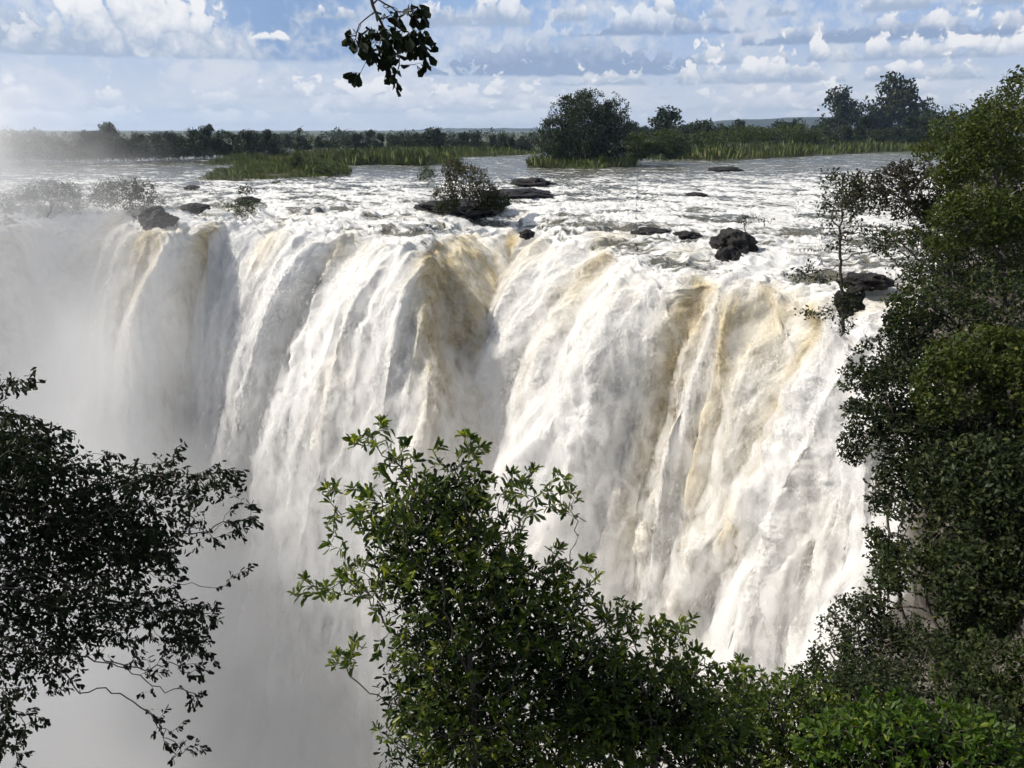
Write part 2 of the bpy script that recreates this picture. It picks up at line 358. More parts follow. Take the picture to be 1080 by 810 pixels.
# outcrop low on the right throws the water sideways into a slanting ridge
LXg = np.repeat(LX[None], NU + NF, 0)
line = LXg - (880 - (drop_all - 13) * 3.6)
ridge = np.exp(-(line / 13.) ** 2) * sstep(drop_all, 11, 16) * (1 - sstep(drop_all, 34, 42)) * 2.2
hollow = -np.exp(-((line - 30) / 20.) ** 2) * sstep(drop_all, 13, 18) * (1 - sstep(drop_all, 28, 36)) * 1.8
offs = offs + ridge + hollow
XX += Nn[None, :, 0] * offs; YY += Nn[None, :, 1] * offs
def normals(X, Y, Z):
    P = np.stack([X, Y, Z], -1); du = np.gradient(P, axis=0); dv = np.gradient(P, axis=1)
    n = np.cross(du, dv); n /= np.linalg.norm(n, axis=-1, keepdims=True) + 1e-9
    if n[NU // 2, NC // 2, 2] < 0: n = -n
    return n
n0 = normals(XX, YY, ZZ)
# turbulence
warp = fbm(A / 7, B / 9, 4.4, 2) * 1.6
b1 = fbm(A / 2.6 + warp, B / 2.5 + warp, 1.3, 5, .46, billow=True, eps=.02)
b2 = fbm(A / 7.0 + warp * .5, B / 8, 3.3, 3, .45, billow=True, eps=.03)
b3 = fbm(A / .95 + warp * 1.5, B / 1.25 + warp * 2, 71.3, 4, .55, billow=True, eps=.008)
chop = fbm(A / 4.2 + warp, B / 1.9 + warp, 6.3, 5, .5)
crest = (1 - np.minimum(np.abs(fbm(A / 6.0 + warp, B / 2.6 + warp, 16.3, 2)) * 2.2, 1)) ** 2
big = fbm(A / 9, B / 5, 12.3, 2) + 1.3 * fbm(A / 6 + warp, B / 4.5, 17.3, 2) * np.exp(-(Wg / 28.) ** 2)
dist_c = np.sqrt(XX ** 2 + YY ** 2)
calm = 1 - sstep(YY - .30 * XX * (XX > 0), 135, 265)               # 1 in the rapids, 0 on the smooth river
amp_f = grow * (.45 + 1.3 * sstep(Wg, 2, 22))
disp_f = amp_f * ((b1 - .30) * 2.4 + (b2 - .32) * 3.0 + (b3 - .3) * .75 * (.3 + sstep(Wg, 0, 6)))
ampr = (.07 + .60 * calm + .35 * np.exp(-(Wg / 30.) ** 2)) * (1 - grow * .7)
disp_r = ampr * (chop * .9 + .5 * crest - .2 + .6 * big)
dd = disp_f + disp_r
XX += n0[..., 0] * dd; YY += n0[..., 1] * dd; ZZ += n0[..., 2] * dd
rapid = crest + sstep(chop, -.1, .3) - .4
fn = fbm(A / 11, B / 5, 20.1, 4) ; fn2 = fbm(A / 3.5, B / 2.0, 24.1, 3)
foam_r = .17 + .38 * calm + .22 * rapid * (.4 + .6 * calm) + .55 * fn * (1.2 - calm) + .28 * fn2 + 1.0 * calm * fbm(A / 13, B / 6, 50.1, 3) - .25 * sstep(-big, .1, .6)
foam = np.where(isf > 0, 0, foam_r); foam = foam * (1 - sstep(Wg, -9, 1)) + sstep(Wg, -9, 1) * np.maximum(foam_r + .25, .9)
thin = sstep(-OFF, .9, 3.6)[None] * sstep(Wg, -3, 1) * np.exp(-(drop_all / 34.) ** 2) * .95 + sstep(-disp_f - .25 * offs, .0, 1.5) * .7 * np.exp(-(drop_all / 40.) ** 2) * sstep(Wg, -1, 2)  # recessed ribs run thin; low folds of the sheet get painted shade
foam = np.where(Wg > 0, 1.15, foam)
silt = np.zeros((NU + NF, NC))
for a, w_, _, s_, r_ in RIBS:
    if s_: silt += s_ * np.exp(-((LXg - a) / (w_ * 1.15)) ** 2) * sstep(Wg, -5, 1.5) * 1.2 * np.exp(-(np.maximum(drop_all, 0) / (r_ * 1.35)) ** 2)
silt += .35 * sstep(fbm(A / 9, B / 12, 31.2, 3), .05, .5) * sstep(Wg, -30, -5) * np.exp(-drop_all / 18)
silt *= (.95 + .9 * fbm(A / 2.2, B / 6, 15.5, 3))
ZZ = np.where(um.max() > 0, ZZ, ZZ)
V = np.stack([XX, YY, ZZ], -1).reshape(-1, 3)
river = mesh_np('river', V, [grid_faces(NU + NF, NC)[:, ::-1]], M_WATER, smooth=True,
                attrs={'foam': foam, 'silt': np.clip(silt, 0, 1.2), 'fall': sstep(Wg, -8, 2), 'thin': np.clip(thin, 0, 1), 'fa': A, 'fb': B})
tag(river, 'white foaming river pouring over the cliff edge as a waterfall', 'waterfall', kind='structure')

# flying spray: flecks of water torn off the sheet
def spray():
    rng = np.random.RandomState(2); P = np.stack([XX, YY, ZZ], -1).astype(np.float32); n1_ = normals(XX, YY, ZZ).astype(np.float32)
    fl = np.stack([np.vstack([np.repeat(Nn[None, :, k_] * V0[None], NU, 0), np.repeat(Nn[None, :, k_] * V0[None], NF, 0)]) for k_ in (0, 1)] + [np.vstack([np.zeros((NU, NC)) - .3, -9.8 * tau[:, None] + np.zeros((NF, NC))])], -1)
    fl = unit(fl).astype(np.float32)
    def pick(n, r0, r1, keep):
        r = rng.randint(r0, r1, n); c = rng.randint(0, NC - 60, n); k_ = rng.rand(n) < keep(r, c); return r[k_], c[k_]
    pl = fbm(A / 1.5 + warp, B / 4.5, 44, 4) + .25 * (b3 - .3)                      # plumes: drawn-out streams of spray
    pr = np.clip((sstep(b1 + .9 * pl, .08, .58) + .12) * (1 - .62 * np.clip(thin, 0, 1)), 0, 1)
    r1, c1 = pick(2900000, NU - 6, NU + NF - 60, lambda r, c: pr[r, c]); r2, c2 = pick(150000, NU - 140, NU, lambda r, c: sstep(disp_r[r, c], .0, .5))
    far = (.30 + grow[r1, c1]) * (.5 + .9 * sstep(Wg[r1, c1], 0, 16)) * (.6 + 1.2 * sstep(pl[r1, c1], .0, .4))
    pos = np.vstack([P[r1, c1] + n1_[r1, c1] * (rng.exponential(.36, len(r1)) * far)[:, None], P[r2, c2] + n1_[r2, c2] * rng.exponential(.13, len(r2))[:, None]])
    f_ = np.vstack([fl[r1, c1], fl[r2, c2]]); w_ = np.concatenate([sstep(Wg[r1, c1], 0, 14), np.zeros(len(r2))])
    m_ = len(pos); pos += rng.normal(size=(m_, 3)) * .12; sz = rng.uniform(.014, .042, m_) * np.clip(np.linalg.norm(pos, axis=1) / 95., .45, 1.1)
    sl_ = np.clip(np.concatenate([silt[r1, c1], silt[r2, c2]]), 0, 1)
    t = unit(f_ + rng.normal(size=(m_, 3)) * .22); u = unit(np.cross(t, np.vstack([n1_[r1, c1], n1_[r2, c2]]) + rng.normal(size=(m_, 3)) * .85)); ln = sz * (1.4 + rng.exponential(3.0, m_) * w_)
    V_ = np.stack([pos + t * ln[:, None], pos - t * ln[:, None] + u * sz[:, None], pos - t * ln[:, None] - u * sz[:, None]], 1).reshape(-1, 3)
    m, N = new_mat('spray'); d = N.add('ShaderNodeBsdfDiffuse'); sc_ = N.mix(N.add('ShaderNodeAttribute', attribute_name='silt').outputs['Fac'], col(.86, .86, .86), col(.74, .62, .38)); N.l.new(sc_, d.inputs[0]); tr = N.add('ShaderNodeBsdfTranslucent'); N.l.new(sc_, tr.inputs[0])
    mx = N.add('ShaderNodeMixShader'); mx.inputs[0].default_value = .5; N.l.new(d.outputs[0], mx.inputs[1]); N.l.new(tr.outputs[0], mx.inputs[2]); out_surface(N, mx.outputs[0])
    o = mesh_np('spray', V_, [np.arange(m_ * 3).reshape(-1, 3)], m, attrs={'silt': np.repeat(sl_, 3)}); tag(o, 'flying white droplets torn off the falling water', 'spray', kind='stuff')
def unit(v): return v / (np.linalg.norm(v, axis=-1, keepdims=True) + 1e-9)
spray()

# fine spray carried down with the water: a soft layer hugging the fall
def spray_layer():
    rs = np.unique(np.concatenate([np.arange(NU - 2, NU + NF - 40, 9), [NU + NF - 41]])); cs = np.arange(0, NC - 40, 9)
    ker = np.ones(9) / 9
    sm = lambda M: np.apply_along_axis(lambda v: np.convolve(np.pad(v, 4, mode='edge'), ker, mode='valid'), 0, np.apply_along_axis(lambda v: np.convolve(np.pad(v, 4, mode='edge'), ker, mode='valid'), 1, M))
    X, Y, Z = [sm(M)[np.ix_(rs, cs)] for M in (XX, YY, ZZ)]; n_ = np.stack([sm(n0[..., k_])[np.ix_(rs, cs)] for k_ in range(3)], -1); n_ = unit(n_)
    th = (.12 + 1.5 * sstep(Wg[np.ix_(rs, cs)], 0, 16))[..., None]; P0 = np.stack([X, Y, Z], -1)
    a_ = (P0 + n_ * th).reshape(-1, 3); b_ = (P0 - n_ * (.5 + th * .4)).reshape(-1, 3); nr, nc = len(rs), len(cs); n2_ = nr * nc
    f1 = grid_faces(nr, nc); f2 = grid_faces(nr, nc, n2_)[:, ::-1]
    def side(e): e = np.asarray(e); return np.stack([e[:-1], e[:-1] + n2_, e[1:] + n2_, e[1:]], 1)
    top = side(np.arange(nc)); bot = side(np.arange(nc) + (nr - 1) * nc)[:, ::-1]; lf = side(np.arange(nr) * nc)[:, ::-1]; rt = side(np.arange(nr) * nc + nc - 1)
    m, N = new_mat('spray_layer'); ge = N.add('ShaderNodeNewGeometry'); x, y, z = N.sep(ge.outputs['Position'])
    v = N.xyz(x, y, N.m('MULTIPLY', z, .45)); n = N.noise(v, .75, 4, .6, .5)
    d = N.m('MULTIPLY', N.ss(n, .42, .66), LAYER_D)
    sc_ = N.add('ShaderNodeVolumeScatter'); sc_.inputs['Color'].default_value = (.995, .995, .995, 1); N.l.new(d, sc_.inputs['Density'])
    o = N.add('ShaderNodeOutputMaterial'); N.l.new(sc_.outputs[0], o.inputs['Volume']); m.cycles.volume_step_rate = .02
    o = mesh_np('spray', np.vstack([a_, b_]), [np.vstack([f1, f2, top, bot, lf, rt])[:, ::-1]], m); tag(o, 'soft veil of fine spray hanging along the falling water', 'spray', kind='stuff')
LAYER_D = 0.85
spray_layer()

# lower pool far down in the gorge
pool = mesh_np('gorge_floor', [(-260, -10, -90), (120, -10, -90), (120, 220, -90), (-260, 220, -90)], [np.array([[0, 1, 2, 3]])], M_CLIFF)
tag(pool, kind='structure')

# far ground to the horizon
gx = np.concatenate([-np.geomspace(9000, 100, 30), np.linspace(-80, 80, 8), np.geomspace(100, 9000, 30)]); gy = np.geomspace(395, 11000, 60)
GX, GY = np.meshgrid(gx, gy); GZ = .2 + 1.2 * fbm(GX / 300, GY / 300, 1, 3) + sstep(GY, 395, 430) * 1.2 - 1.2
g = mesh_np('ground', np.stack([GX, GY, GZ], -1).reshape(-1, 3), [grid_faces(60, len(gx))], M_GROUND, smooth=True); tag(g, kind='structure')
# far hills
M_HILL = rock_mat('wooded_hill', (.016, .024, .014), (.040, .045, .026), .95, scale=.03)
def hills(name, Y, h0, seed, x0, x1, dep):
    hx = np.linspace(x0, x1, 220); hv = np.linspace(0, 1, 14)
    HX, HV = np.meshgrid(hx, hv); prof = np.sin(np.clip(HV, 0, 1) * math.pi)
    e = sstep(HX, x0, x0 + (x1 - x0) * .18) * (1 - sstep(HX, x1 - (x1 - x0) * .15, x1))
    hh = h0 * (.75 + .7 * fbm(HX / 1500, HV * 0 + seed, seed, 4)) * e
    HZ = prof * hh + fbm(HX / 120, HV * 5, seed, 3) * 8 - 4
    o = mesh_np(name, np.stack([HX, Y + HV * dep, HZ], -1).reshape(-1, 3), [grid_faces(14, 220)], M_HILL, smooth=True); tag(o, kind='structure')
hills('hills', 5200, 120, 3.3, 700, 6200, 1500)
hills('hills', 7200, 42, 9.1, -1300, 3000, 1500)

# ------------------------------------------------------------------ mist and air
def mist():
    m, N = new_mat('mist'); ge = N.add('ShaderNodeNewGeometry'); pos = ge.outputs['Position']
    x, y, z = N.sep(pos)
    n = N.noise(pos, .045, 3, .55, .6); n2 = N.noise(pos, .016, 2, .5, 0.)
    nn = N.m('ADD', N.m('MULTIPLY', n, .6), N.m('MULTIPLY', n2, .6))           # about .6
    left = N.m('ADD', N.ss(x, 5., -90.), N.m('MULTIPLY', N.ss(x, -50., -100.), .62))                                                  # 0 right .. 1 left
    top = N.m('ADD', N.m('MULTIPLY', left, 33.), -11.)                           # how high the mist reaches
    top = N.m('ADD', top, N.m('MULTIPLY', N.m('SUBTRACT', nn, .6), 60.))
    hgt = N.m('DIVIDE', N.m('SUBTRACT', top, z), 42.)
    hgt = N.m('MAXIMUM', hgt, 0.0); hgt = N.m('MINIMUM', hgt, 1.2)
    d = N.m('MULTIPLY', N.m('MULTIPLY', hgt, N.m('SQRT', hgt)), .055)
    d = N.m('MULTIPLY', d, N.ss(nn, .46, .70, .12, 1.9))
    d = N.m('MULTIPLY', d, N.ss(x, -22., 10., 1.0, 4.5))
    sc_ = N.add('ShaderNodeVolumeScatter'); sc_.inputs['Color'].default_value = (.995, .996, 1, 1)
    N.l.new(d, sc_.inputs['Density']); sc_.inputs['Anisotropy'].default_value = .0
    o = N.add('ShaderNodeOutputMaterial'); N.l.new(sc_.outputs[0], o.inputs['Volume'])
    return m
def boxmesh(name, x0, x1, y0, y1, z0, z1, mat):
    v = [(x, y, z) for z in (z0, z1) for y in (y0, y1) for x in (x0, x1)]
    f = np.array([[0, 2, 3, 1], [4, 5, 7, 6], [0, 1, 5, 4], [2, 6, 7, 3], [0, 4, 6, 2], [1, 3, 7, 5]])
    return mesh_np(name, v, [f], mat)
mo = boxmesh('mist', -170, 24, 16, 135, -88, 34, mist())
tag(mo, 'white spray cloud rising out of the gorge before the waterfall', 'mist', kind='stuff')
def air():
    m, N = new_mat('haze'); v = N.add('ShaderNodeVolumePrincipled'); v.inputs['Color'].default_value = (.50, .66, .95, 1)
    v.inputs['Density'].default_value = 6e-5; v.inputs['Anisotropy'].default_value = .3
    o = N.add('ShaderNodeOutputMaterial'); N.l.new(v.outputs[0], o.inputs['Volume']); return m
ho = boxmesh('haze', -9500, 9500, -60, 11500, -95, 220, air()); tag(ho, 'thin pale air fading the far hills', 'haze', kind='stuff')

# ------------------------------------------------------------------ vegetation tools
def unit(v): return v / (np.linalg.norm(v, axis=-1, keepdims=True) + 1e-9)
def blobs_points(blobs, n, rng, shell=.0):
    """blobs: (centre(3), radii(3)); points fill them, a little denser to the outside"""
    vol = np.array([abs(b[1][0] * b[1][1] * b[1][2]) ** .8 for b in blobs]); cnt = rng.multinomial(n, vol / vol.sum())
    P = []
    for b, c_ in zip(blobs, cnt):
        d = unit(rng.normal(size=(c_, 3))); r = rng.uniform(shell, 1, (c_, 1)) ** (1 / 2.4)
        P.append(np.array(b[0]) + d * r * np.array(b[1]))
    return np.vstack(P)
def grow_tree(root, att, step, kill, rng, trunk_to=None, maxn=5000, jit=.25):
    """space colonisation; returns nodes and parents"""
    nodes = [np.array(root, float)]; par = [-1]
    start = np.array(trunk_to if trunk_to is not None else root, float)
    tgt = start - nodes[0]; L_ = np.linalg.norm(tgt)
    ns = int(L_ / step)
    for i in range(ns):
        p = nodes[0] + tgt * (i + 1) / ns + rng.normal(size=3) * step * .12; nodes.append(p); par.append(len(nodes) - 2)
    att = att.copy(); near = np.full(len(att), 1e9); ni = np.zeros(len(att), int)
    for j, p in enumerate(nodes):
        d = np.linalg.norm(att - p, axis=1); m_ = d < near; near[m_] = d[m_]; ni[m_] = j
    for it in range(400):
        alive = near > kill
        att = att[alive]; near = near[alive]; ni = ni[alive]
        if len(att) == 0 or len(nodes) > maxn: break
        used = np.unique(ni); new = []
        for j in used:
            v = unit(att[ni == j] - nodes[j]).sum(0); nv = np.linalg.norm(v)
            if nv < 1e-3: v = rng.normal(size=3)
            d = unit(v) + rng.normal(size=3) * jit; p = nodes[j] + unit(d) * step
            new.append((j, p))
        if not new: break
        old = len(nodes)
        for j, p in new:
            nodes.append(p); par.append(j)
        NPn = np.array(nodes[old:]); 
        for a0 in range(0, len(att), 4000):
            D = np.linalg.norm(att[a0:a0 + 4000, None] - NPn[None], axis=2); k_ = D.argmin(1); dm = D[np.arange(len(k_)), k_]
            m_ = dm < near[a0:a0 + 4000] - 1e-6
            near[a0:a0 + 4000][m_] = dm[m_]; ni[a0:a0 + 4000][m_] = k_[m_] + old
            # stalled attractors drop out
        if it > 3:
            drop = rng.rand(len(att)) < .01; near[drop] = -1
    return np.array(nodes), np.array(par)
def radii_of(par, tip, p=2.3, rmax=None):
    n = len(par); acc = np.zeros(n)
    for i in range(n - 1, 0, -1):
        if acc[i] == 0: acc[i] = tip ** p
        acc[par[i]] += acc[i]
    if acc[0] == 0: acc[0] = tip ** p
    r = acc ** (1 / p)
    if rmax: r = np.where(r > rmax * .4, rmax * .4 + (r - rmax * .4) * (rmax * .6) / max(r.max() - rmax * .4, 1e-6), r) if r.max() > rmax else r
    return r
def tubes(nodes, par, rad, sides=5):
    n = len(nodes); kids = [[] for _ in range(n)]
    for i in range(1, n): kids[par[i]].append(i)
    VV = []; FF = []; off = 0; ang = np.linspace(0, 2 * math.pi, sides, endpoint=False)
    stack = [(0, -1)]
    while stack:
        st, pj = stack.pop(); chain = [st] if pj < 0 else [pj, st]; cur = st
        while kids[cur]:
            ks = sorted(kids[cur], key=lambda k_: -rad[k_])
            for k_ in ks[1:]: stack.append((k_, cur))
            cur = ks[0]; chain.append(cur)
        if len(chain) < 2: continue
        P = nodes[chain]; R = rad[chain].copy()
        if pj >= 0: R[0] = R[1]
        R[-1] *= .5
        t = unit(np.gradient(P, axis=0)); ref = np.array([.3, .2, 1.]) if abs(t[0][2]) < .9 else np.array([1., .1, 0])
        a = unit(np.cross(t, ref)); b = np.cross(t, a)
        ring = P[:, None] + (a[:, None] * np.cos(ang)[None, :, None] + b[:, None] * np.sin(ang)[None, :, None]) * R[:, None, None]
        m_ = len(chain); VV.append(ring.reshape(-1, 3))
        i = np.arange(m_ - 1)[:, None] * sides; j = np.arange(sides)[None]; j2 = (j + 1) % sides
        FF.append(np.stack([i + j, i + j2, i + sides + j2, i + sides + j], -1).reshape(-1, 4) + off); off += m_ * sides
    return np.vstack(VV), np.vstack(FF)
LEAF_A = (np.array([[0, 0, 0], [.34, .34, .05], [.34, -.34, .05], [.76, .50, .03], [.76, -.50, .03], [1, 0, -.10], [.32, 0, -.03], [.68, 0, -.05]]),
          [np.array([[0, 2, 6], [0, 6, 1], [3, 7, 5], [7, 4, 5]]), np.array([[6, 2, 4, 7], [1, 6, 7, 3]])])
LEAF_B = (np.array([[0, 0, 0], [.5, .5, .1], [1, 0, -.05], [.5, -.5, .1]]), [np.array([[0, 3, 2], [0, 2, 1]])])
def leaves(pos, d, nrm, ln, wd, tmpl):
    T_, Fs = tmpl; d = unit(d); side = unit(np.cross(nrm, d)); up = np.cross(d, side)
    n = len(pos); V_ = pos[:, None] + T_[None, :, 0, None] * d[:, None] * ln[:, None, None] + T_[None, :, 1, None] * side[:, None] * wd[:, None, None] + T_[None, :, 2, None] * up[:, None] * ln[:, None, None]
    offs_ = (np.arange(n) * len(T_))[:, None, None]
    return V_.reshape(-1, 3), [(f[None] + offs_).reshape(-1, f.shape[1]) for f in Fs]

def plant(name, label, cat, root, blobs, natt, step, leaf, mat, per=3, core=None, ncore=0, core_mat=None, tip=.01, rmax=None, group=None, seed=0, trunk_to=None,
          thin=4, droop=.2, spread=1.0, tmpl=LEAF_B, rosette=0, aspect=.45, shell=.0, sides=5, extra=0, jit=.25, up=.5, maxn=5000):
    rng = np.random.RandomState(seed)
    att = blobs_points(blobs, natt, rng, shell)
    nd, par = grow_tree(root, att, step, step * 1.1, rng, trunk_to, maxn, jit)
    rad = radii_of(par, tip, rmax=rmax)
    root = np.array(root, float); e = empty(name, root); tag(e, label, cat, group)
    Vt, Ft = tubes(nd, par, rad, sides); mesh_np('trunk', Vt - root, [Ft], M_BARK, e, smooth=True)
    # leaf sites
    n = len(nd); nk = np.bincount(par[1:], minlength=n); hgt = np.zeros(n, int)
    for i in range(n - 1, 0, -1): hgt[par[i]] = max(hgt[par[i]], hgt[i] + 1)
    site = np.where((hgt <= thin) & (np.arange(n) > 0))[0]
    dirs = unit(nd - nd[np.maximum(par, 0)])
    idx = np.repeat(site, per); m_ = len(idx)
    pos = nd[idx] + rng.uniform(-.5, .5, (m_, 1)) * dirs[idx] * step + rng.normal(size=(m_, 3)) * step * .12 * spread
    rv = rng.normal(size=(m_, 3)); d = dirs[idx] * .7 + unit(rv) * spread; d[:, 2] -= droop
    if rosette:
        tips = np.where(nk == 0)[0]; ti = np.repeat(tips, rosette); k2 = len(ti)
        pos = np.vstack([pos, nd[ti] + rng.normal(size=(k2, 3)) * leaf * .08]); d2 = dirs[ti] * .65 + unit(rng.normal(size=(k2, 3))) * .95; d2[:, 2] += .45
        d = np.vstack([d, d2])
    if extra:
        ep = blobs_points([(b[0], tuple(np.array(b[1]) * 1.12)) for b in blobs], int(extra * 1.8), rng, .1)
        q_ = 1 / (leaf * 5.0); nz_ = perlin(ep[:, 0] * q_ + seed, ep[:, 1] * q_, ep[:, 2] * q_) + .6 * perlin(ep[:, 0] * q_ * .4, ep[:, 1] * q_ * .4 + seed, ep[:, 2] * q_ * .4)
        cm_ = np.array([b[0] for b in blobs]).mean(0); ep = ep[nz_ + rng.normal(size=len(ep)) * .08 > .06]
        pos = np.vstack([pos, ep]); d = np.vstack([d, rng.normal(size=ep.shape) + [0, 0, -droop]])
    nn_ = unit(rng.normal(size=pos.shape) * .8 + np.array([0, 0, up]))
    ln = leaf * rng.uniform(.65, 1.25, len(pos)); V_, F_ = leaves(pos, d, nn_, ln, ln * aspect, tmpl)
    mesh_np('crown', V_ - root, F_, mat, e)
    if ncore:
        ep = blobs_points(core or blobs, ncore, rng, 0.); dn = rng.normal(size=ep.shape) + [0, 0, -droop]; ln = leaf * rng.uniform(.7, 1.2, ncore)
        V_, F_ = leaves(ep, dn, unit(rng.normal(size=ep.shape)), ln, ln * aspect * 1.1, tmpl)
        mesh_np('inner_leaves', V_ - root, F_, core_mat or mat, e)
    return e
def B3(px, py, Y, rx, ry, rd=None):
    """a crown lobe: centre given where it is seen, half sizes in pixels, real distance Y"""
    k_ = mpp(px, py, Y); r = (rx + ry) / 2 if rd is None else rd
    return (at_y(px, py, Y), (rx * k_, r * k_, ry * k_))

def copy_thing(o):
    c = o.copy(); C.objects.link(c)
    for ch in list(o.children):
        d = ch.copy(); C.objects.link(d); d.parent = c
    return c

# ------------------------------------------------------------------ rocks
def rock(name, label, px, py, rx, ry, seed, z=0.0, mat=M_WET, group=None, Y=None, rd=None, cat='rock', flat=1.0):
    c = at_z(px, py, z) if Y is None else at_y(px, py, Y); k_ = (c[1] / ray(px, py)[1]) / F
    bm = bmesh.new(); bmesh.ops.create_icosphere(bm, subdivisions=5, radius=1)
    r = np.array([rx * k_, (rd or max(rx, ry)) * k_, ry * k_])
    for v in bm.verts:
        p = v.co.copy(); q_ = p * 1.3 + Vector((seed * 3.7, seed, 0))
        dn = mnoise.fractal(q_, .8, 2.2, 5) * .35 + (mnoise.voronoi(q_ * 1.6)[0][0] - .3) * .45
        s_ = 1 + dn
        v.co = Vector((p.x * r[0] * s_, p.y * r[1] * s_, p.z * r[2] * s_))
    me = bpy.data.meshes.new(name); bm.to_mesh(me); bm.free(); me.materials.append(mat)
    o = bpy.data.objects.new(name, me); C.objects.link(o); o.location = c; tag(o, label, cat, group); return o
rock('boulder', 'large black boulder in the rapids above the lip, a sapling behind it', 773, 259, 20, 13, 1, z=.0)
rock('boulder', 'dark wedge of rock right under the large black boulder', 765, 277, 13, 14, 2, z=-1.4, )
rock('boulder', 'black boulder at the lip behind the slender tree', 914, 297, 21, 8, 3, z=.1)
rock('rock', 'wet black rock at the foot of the slender lip tree', 895, 318, 13, 13, 24, Y=51.5)
rock('rock', 'long black slab of the islet beside the olive bush', 545, 207, 36, 6, 5, z=.0)
rock('rock', 'black rock lump at the back of the islet slab', 560, 194, 20, 5, 6, z=.2)
rock('rock', 'low dark rock under the olive bush on the islet', 490, 220, 40, 9, 7, z=.1)
rock('rock', 'flat black rock in the white water, farthest right upstream', 764, 180, 15, 3.5, 8, z=.0)
rock('rock', 'small flat dark rock awash between boulder and upstream rock', 734, 207, 11, 3.5, 9, z=-.1)
rock('rock', 'wide grey rock half drowned in foam left of the boulder', 688, 246, 19, 5, 10, z=-.5)
rock('rock', 'rounded dark rock awash just right of the drowned grey rock', 725, 249, 13, 4, 11, z=-.3)
rock('rock', 'dark flat rock near the pale green plant at the left', 262, 211, 11, 3, 12, z=.2)
rock('rock', 'low black rock at the lip right of the misty bush', 206, 219, 13, 4, 13, z=.0)
rock('rock', 'dark rock in the mist under the bush at the lip', 165, 232, 15, 11, 14, z=-.4)
rock('rock', 'tiny black rock in the calm water upstream left', 202, 198, 6, 2.5, 15, z=.3)
rock('rock', 'dark rock poking from the brown rib of the falls', 556, 247, 7, 4, 16, z=-.6)

# ------------------------------------------------------------------ banks: right cliff and near slope
def lerp_path(P, n):
    P = np.array(P, float); t = np.linspace(0, len(P) - 1, n); i = np.minimum(t.astype(int), len(P) - 2); f = (t - i)[:, None]
    return P[i] * (1 - f) + P[i + 1] * f
def cliff():
    # plan of the rim from beyond the falls' right end round to the camera's side; foot pushed out a little
    rim = lerp_path([(300, 520, 1), (166, 300, 1.2), (110, 200, 1.5), (64, 112, 1.6), (38, 67, 1.6), (27, 50.6, 1.5), (25.5, 43, 1.2), (24.5, 36, .2), (21.5, 28, -1), (17, 20, -2), (11, 13, -1), (4, 7.5, 3), (-8, 6, 4), (-30, 6, 4), (-90, 8, 4)], 340)
    H = np.linspace(0, 1, 150)
    top = rim[None]; dn = np.zeros((150, 340, 3))
    t_ = np.gradient(rim[:, :2], axis=0); nn_ = np.column_stack([-t_[:, 1], t_[:, 0]]); nn_ /= np.linalg.norm(nn_, axis=1, keepdims=True)
    gc = np.array([-40, 40.]); s_ = np.sign(((gc - rim[:, :2]) * nn_).sum(1)); nn_ *= s_[:, None]
    hh = H[:, None]; zz = rim[None, :, 2] * (1 - hh) - 90 * hh
    o_ = 5.0 * hh + 1.6 * fbm(np.arange(340)[None] / 14. + hh * 0, hh * 18, 3, 4) + .9 * np.floor(fbm(np.arange(340)[None] / 9. + hh * 0, hh * 9, 5, 2) * 5) / 2.5
    o_ = o_ * sstep(hh, 0, .03)
    X = rim[None, :, 0] + nn_[None, :, 0] * o_; Y_ = rim[None, :, 1] + nn_[None, :, 1] * o_
    V_ = np.stack([X, Y_, zz], -1)
    # plateau behind the rim
    rows = []
    for k_, d_ in enumerate([140, 40, 18, 8, 3]):
        z_ = rim[:, 2] + np.minimum(d_ * .10, 3) + fbm(np.arange(340) / 20., np.full(340, d_ / 5.), 1, 3) * .8 * min(d_, 8) / 8
        # ground under and behind the camera stays below it
        nearc = np.exp(-((rim[:, 0]) ** 2 + (rim[:, 1]) ** 2) / 200.); z_ = z_ + nearc * (min(d_, 8) * .5)
        z_ = np.minimum(z_, 10.3)
        rows.append(np.column_stack([rim[:, 0] - nn_[:, 0] * d_, rim[:, 1] - nn_[:, 1] * d_, z_]))
    V_ = np.concatenate([np.array(rows), V_], 0)
    o = mesh_np('cliff', V_.reshape(-1, 3), [grid_faces(155, 340)], M_CLIFF, smooth=False); tag(o, kind='structure')
cliff()

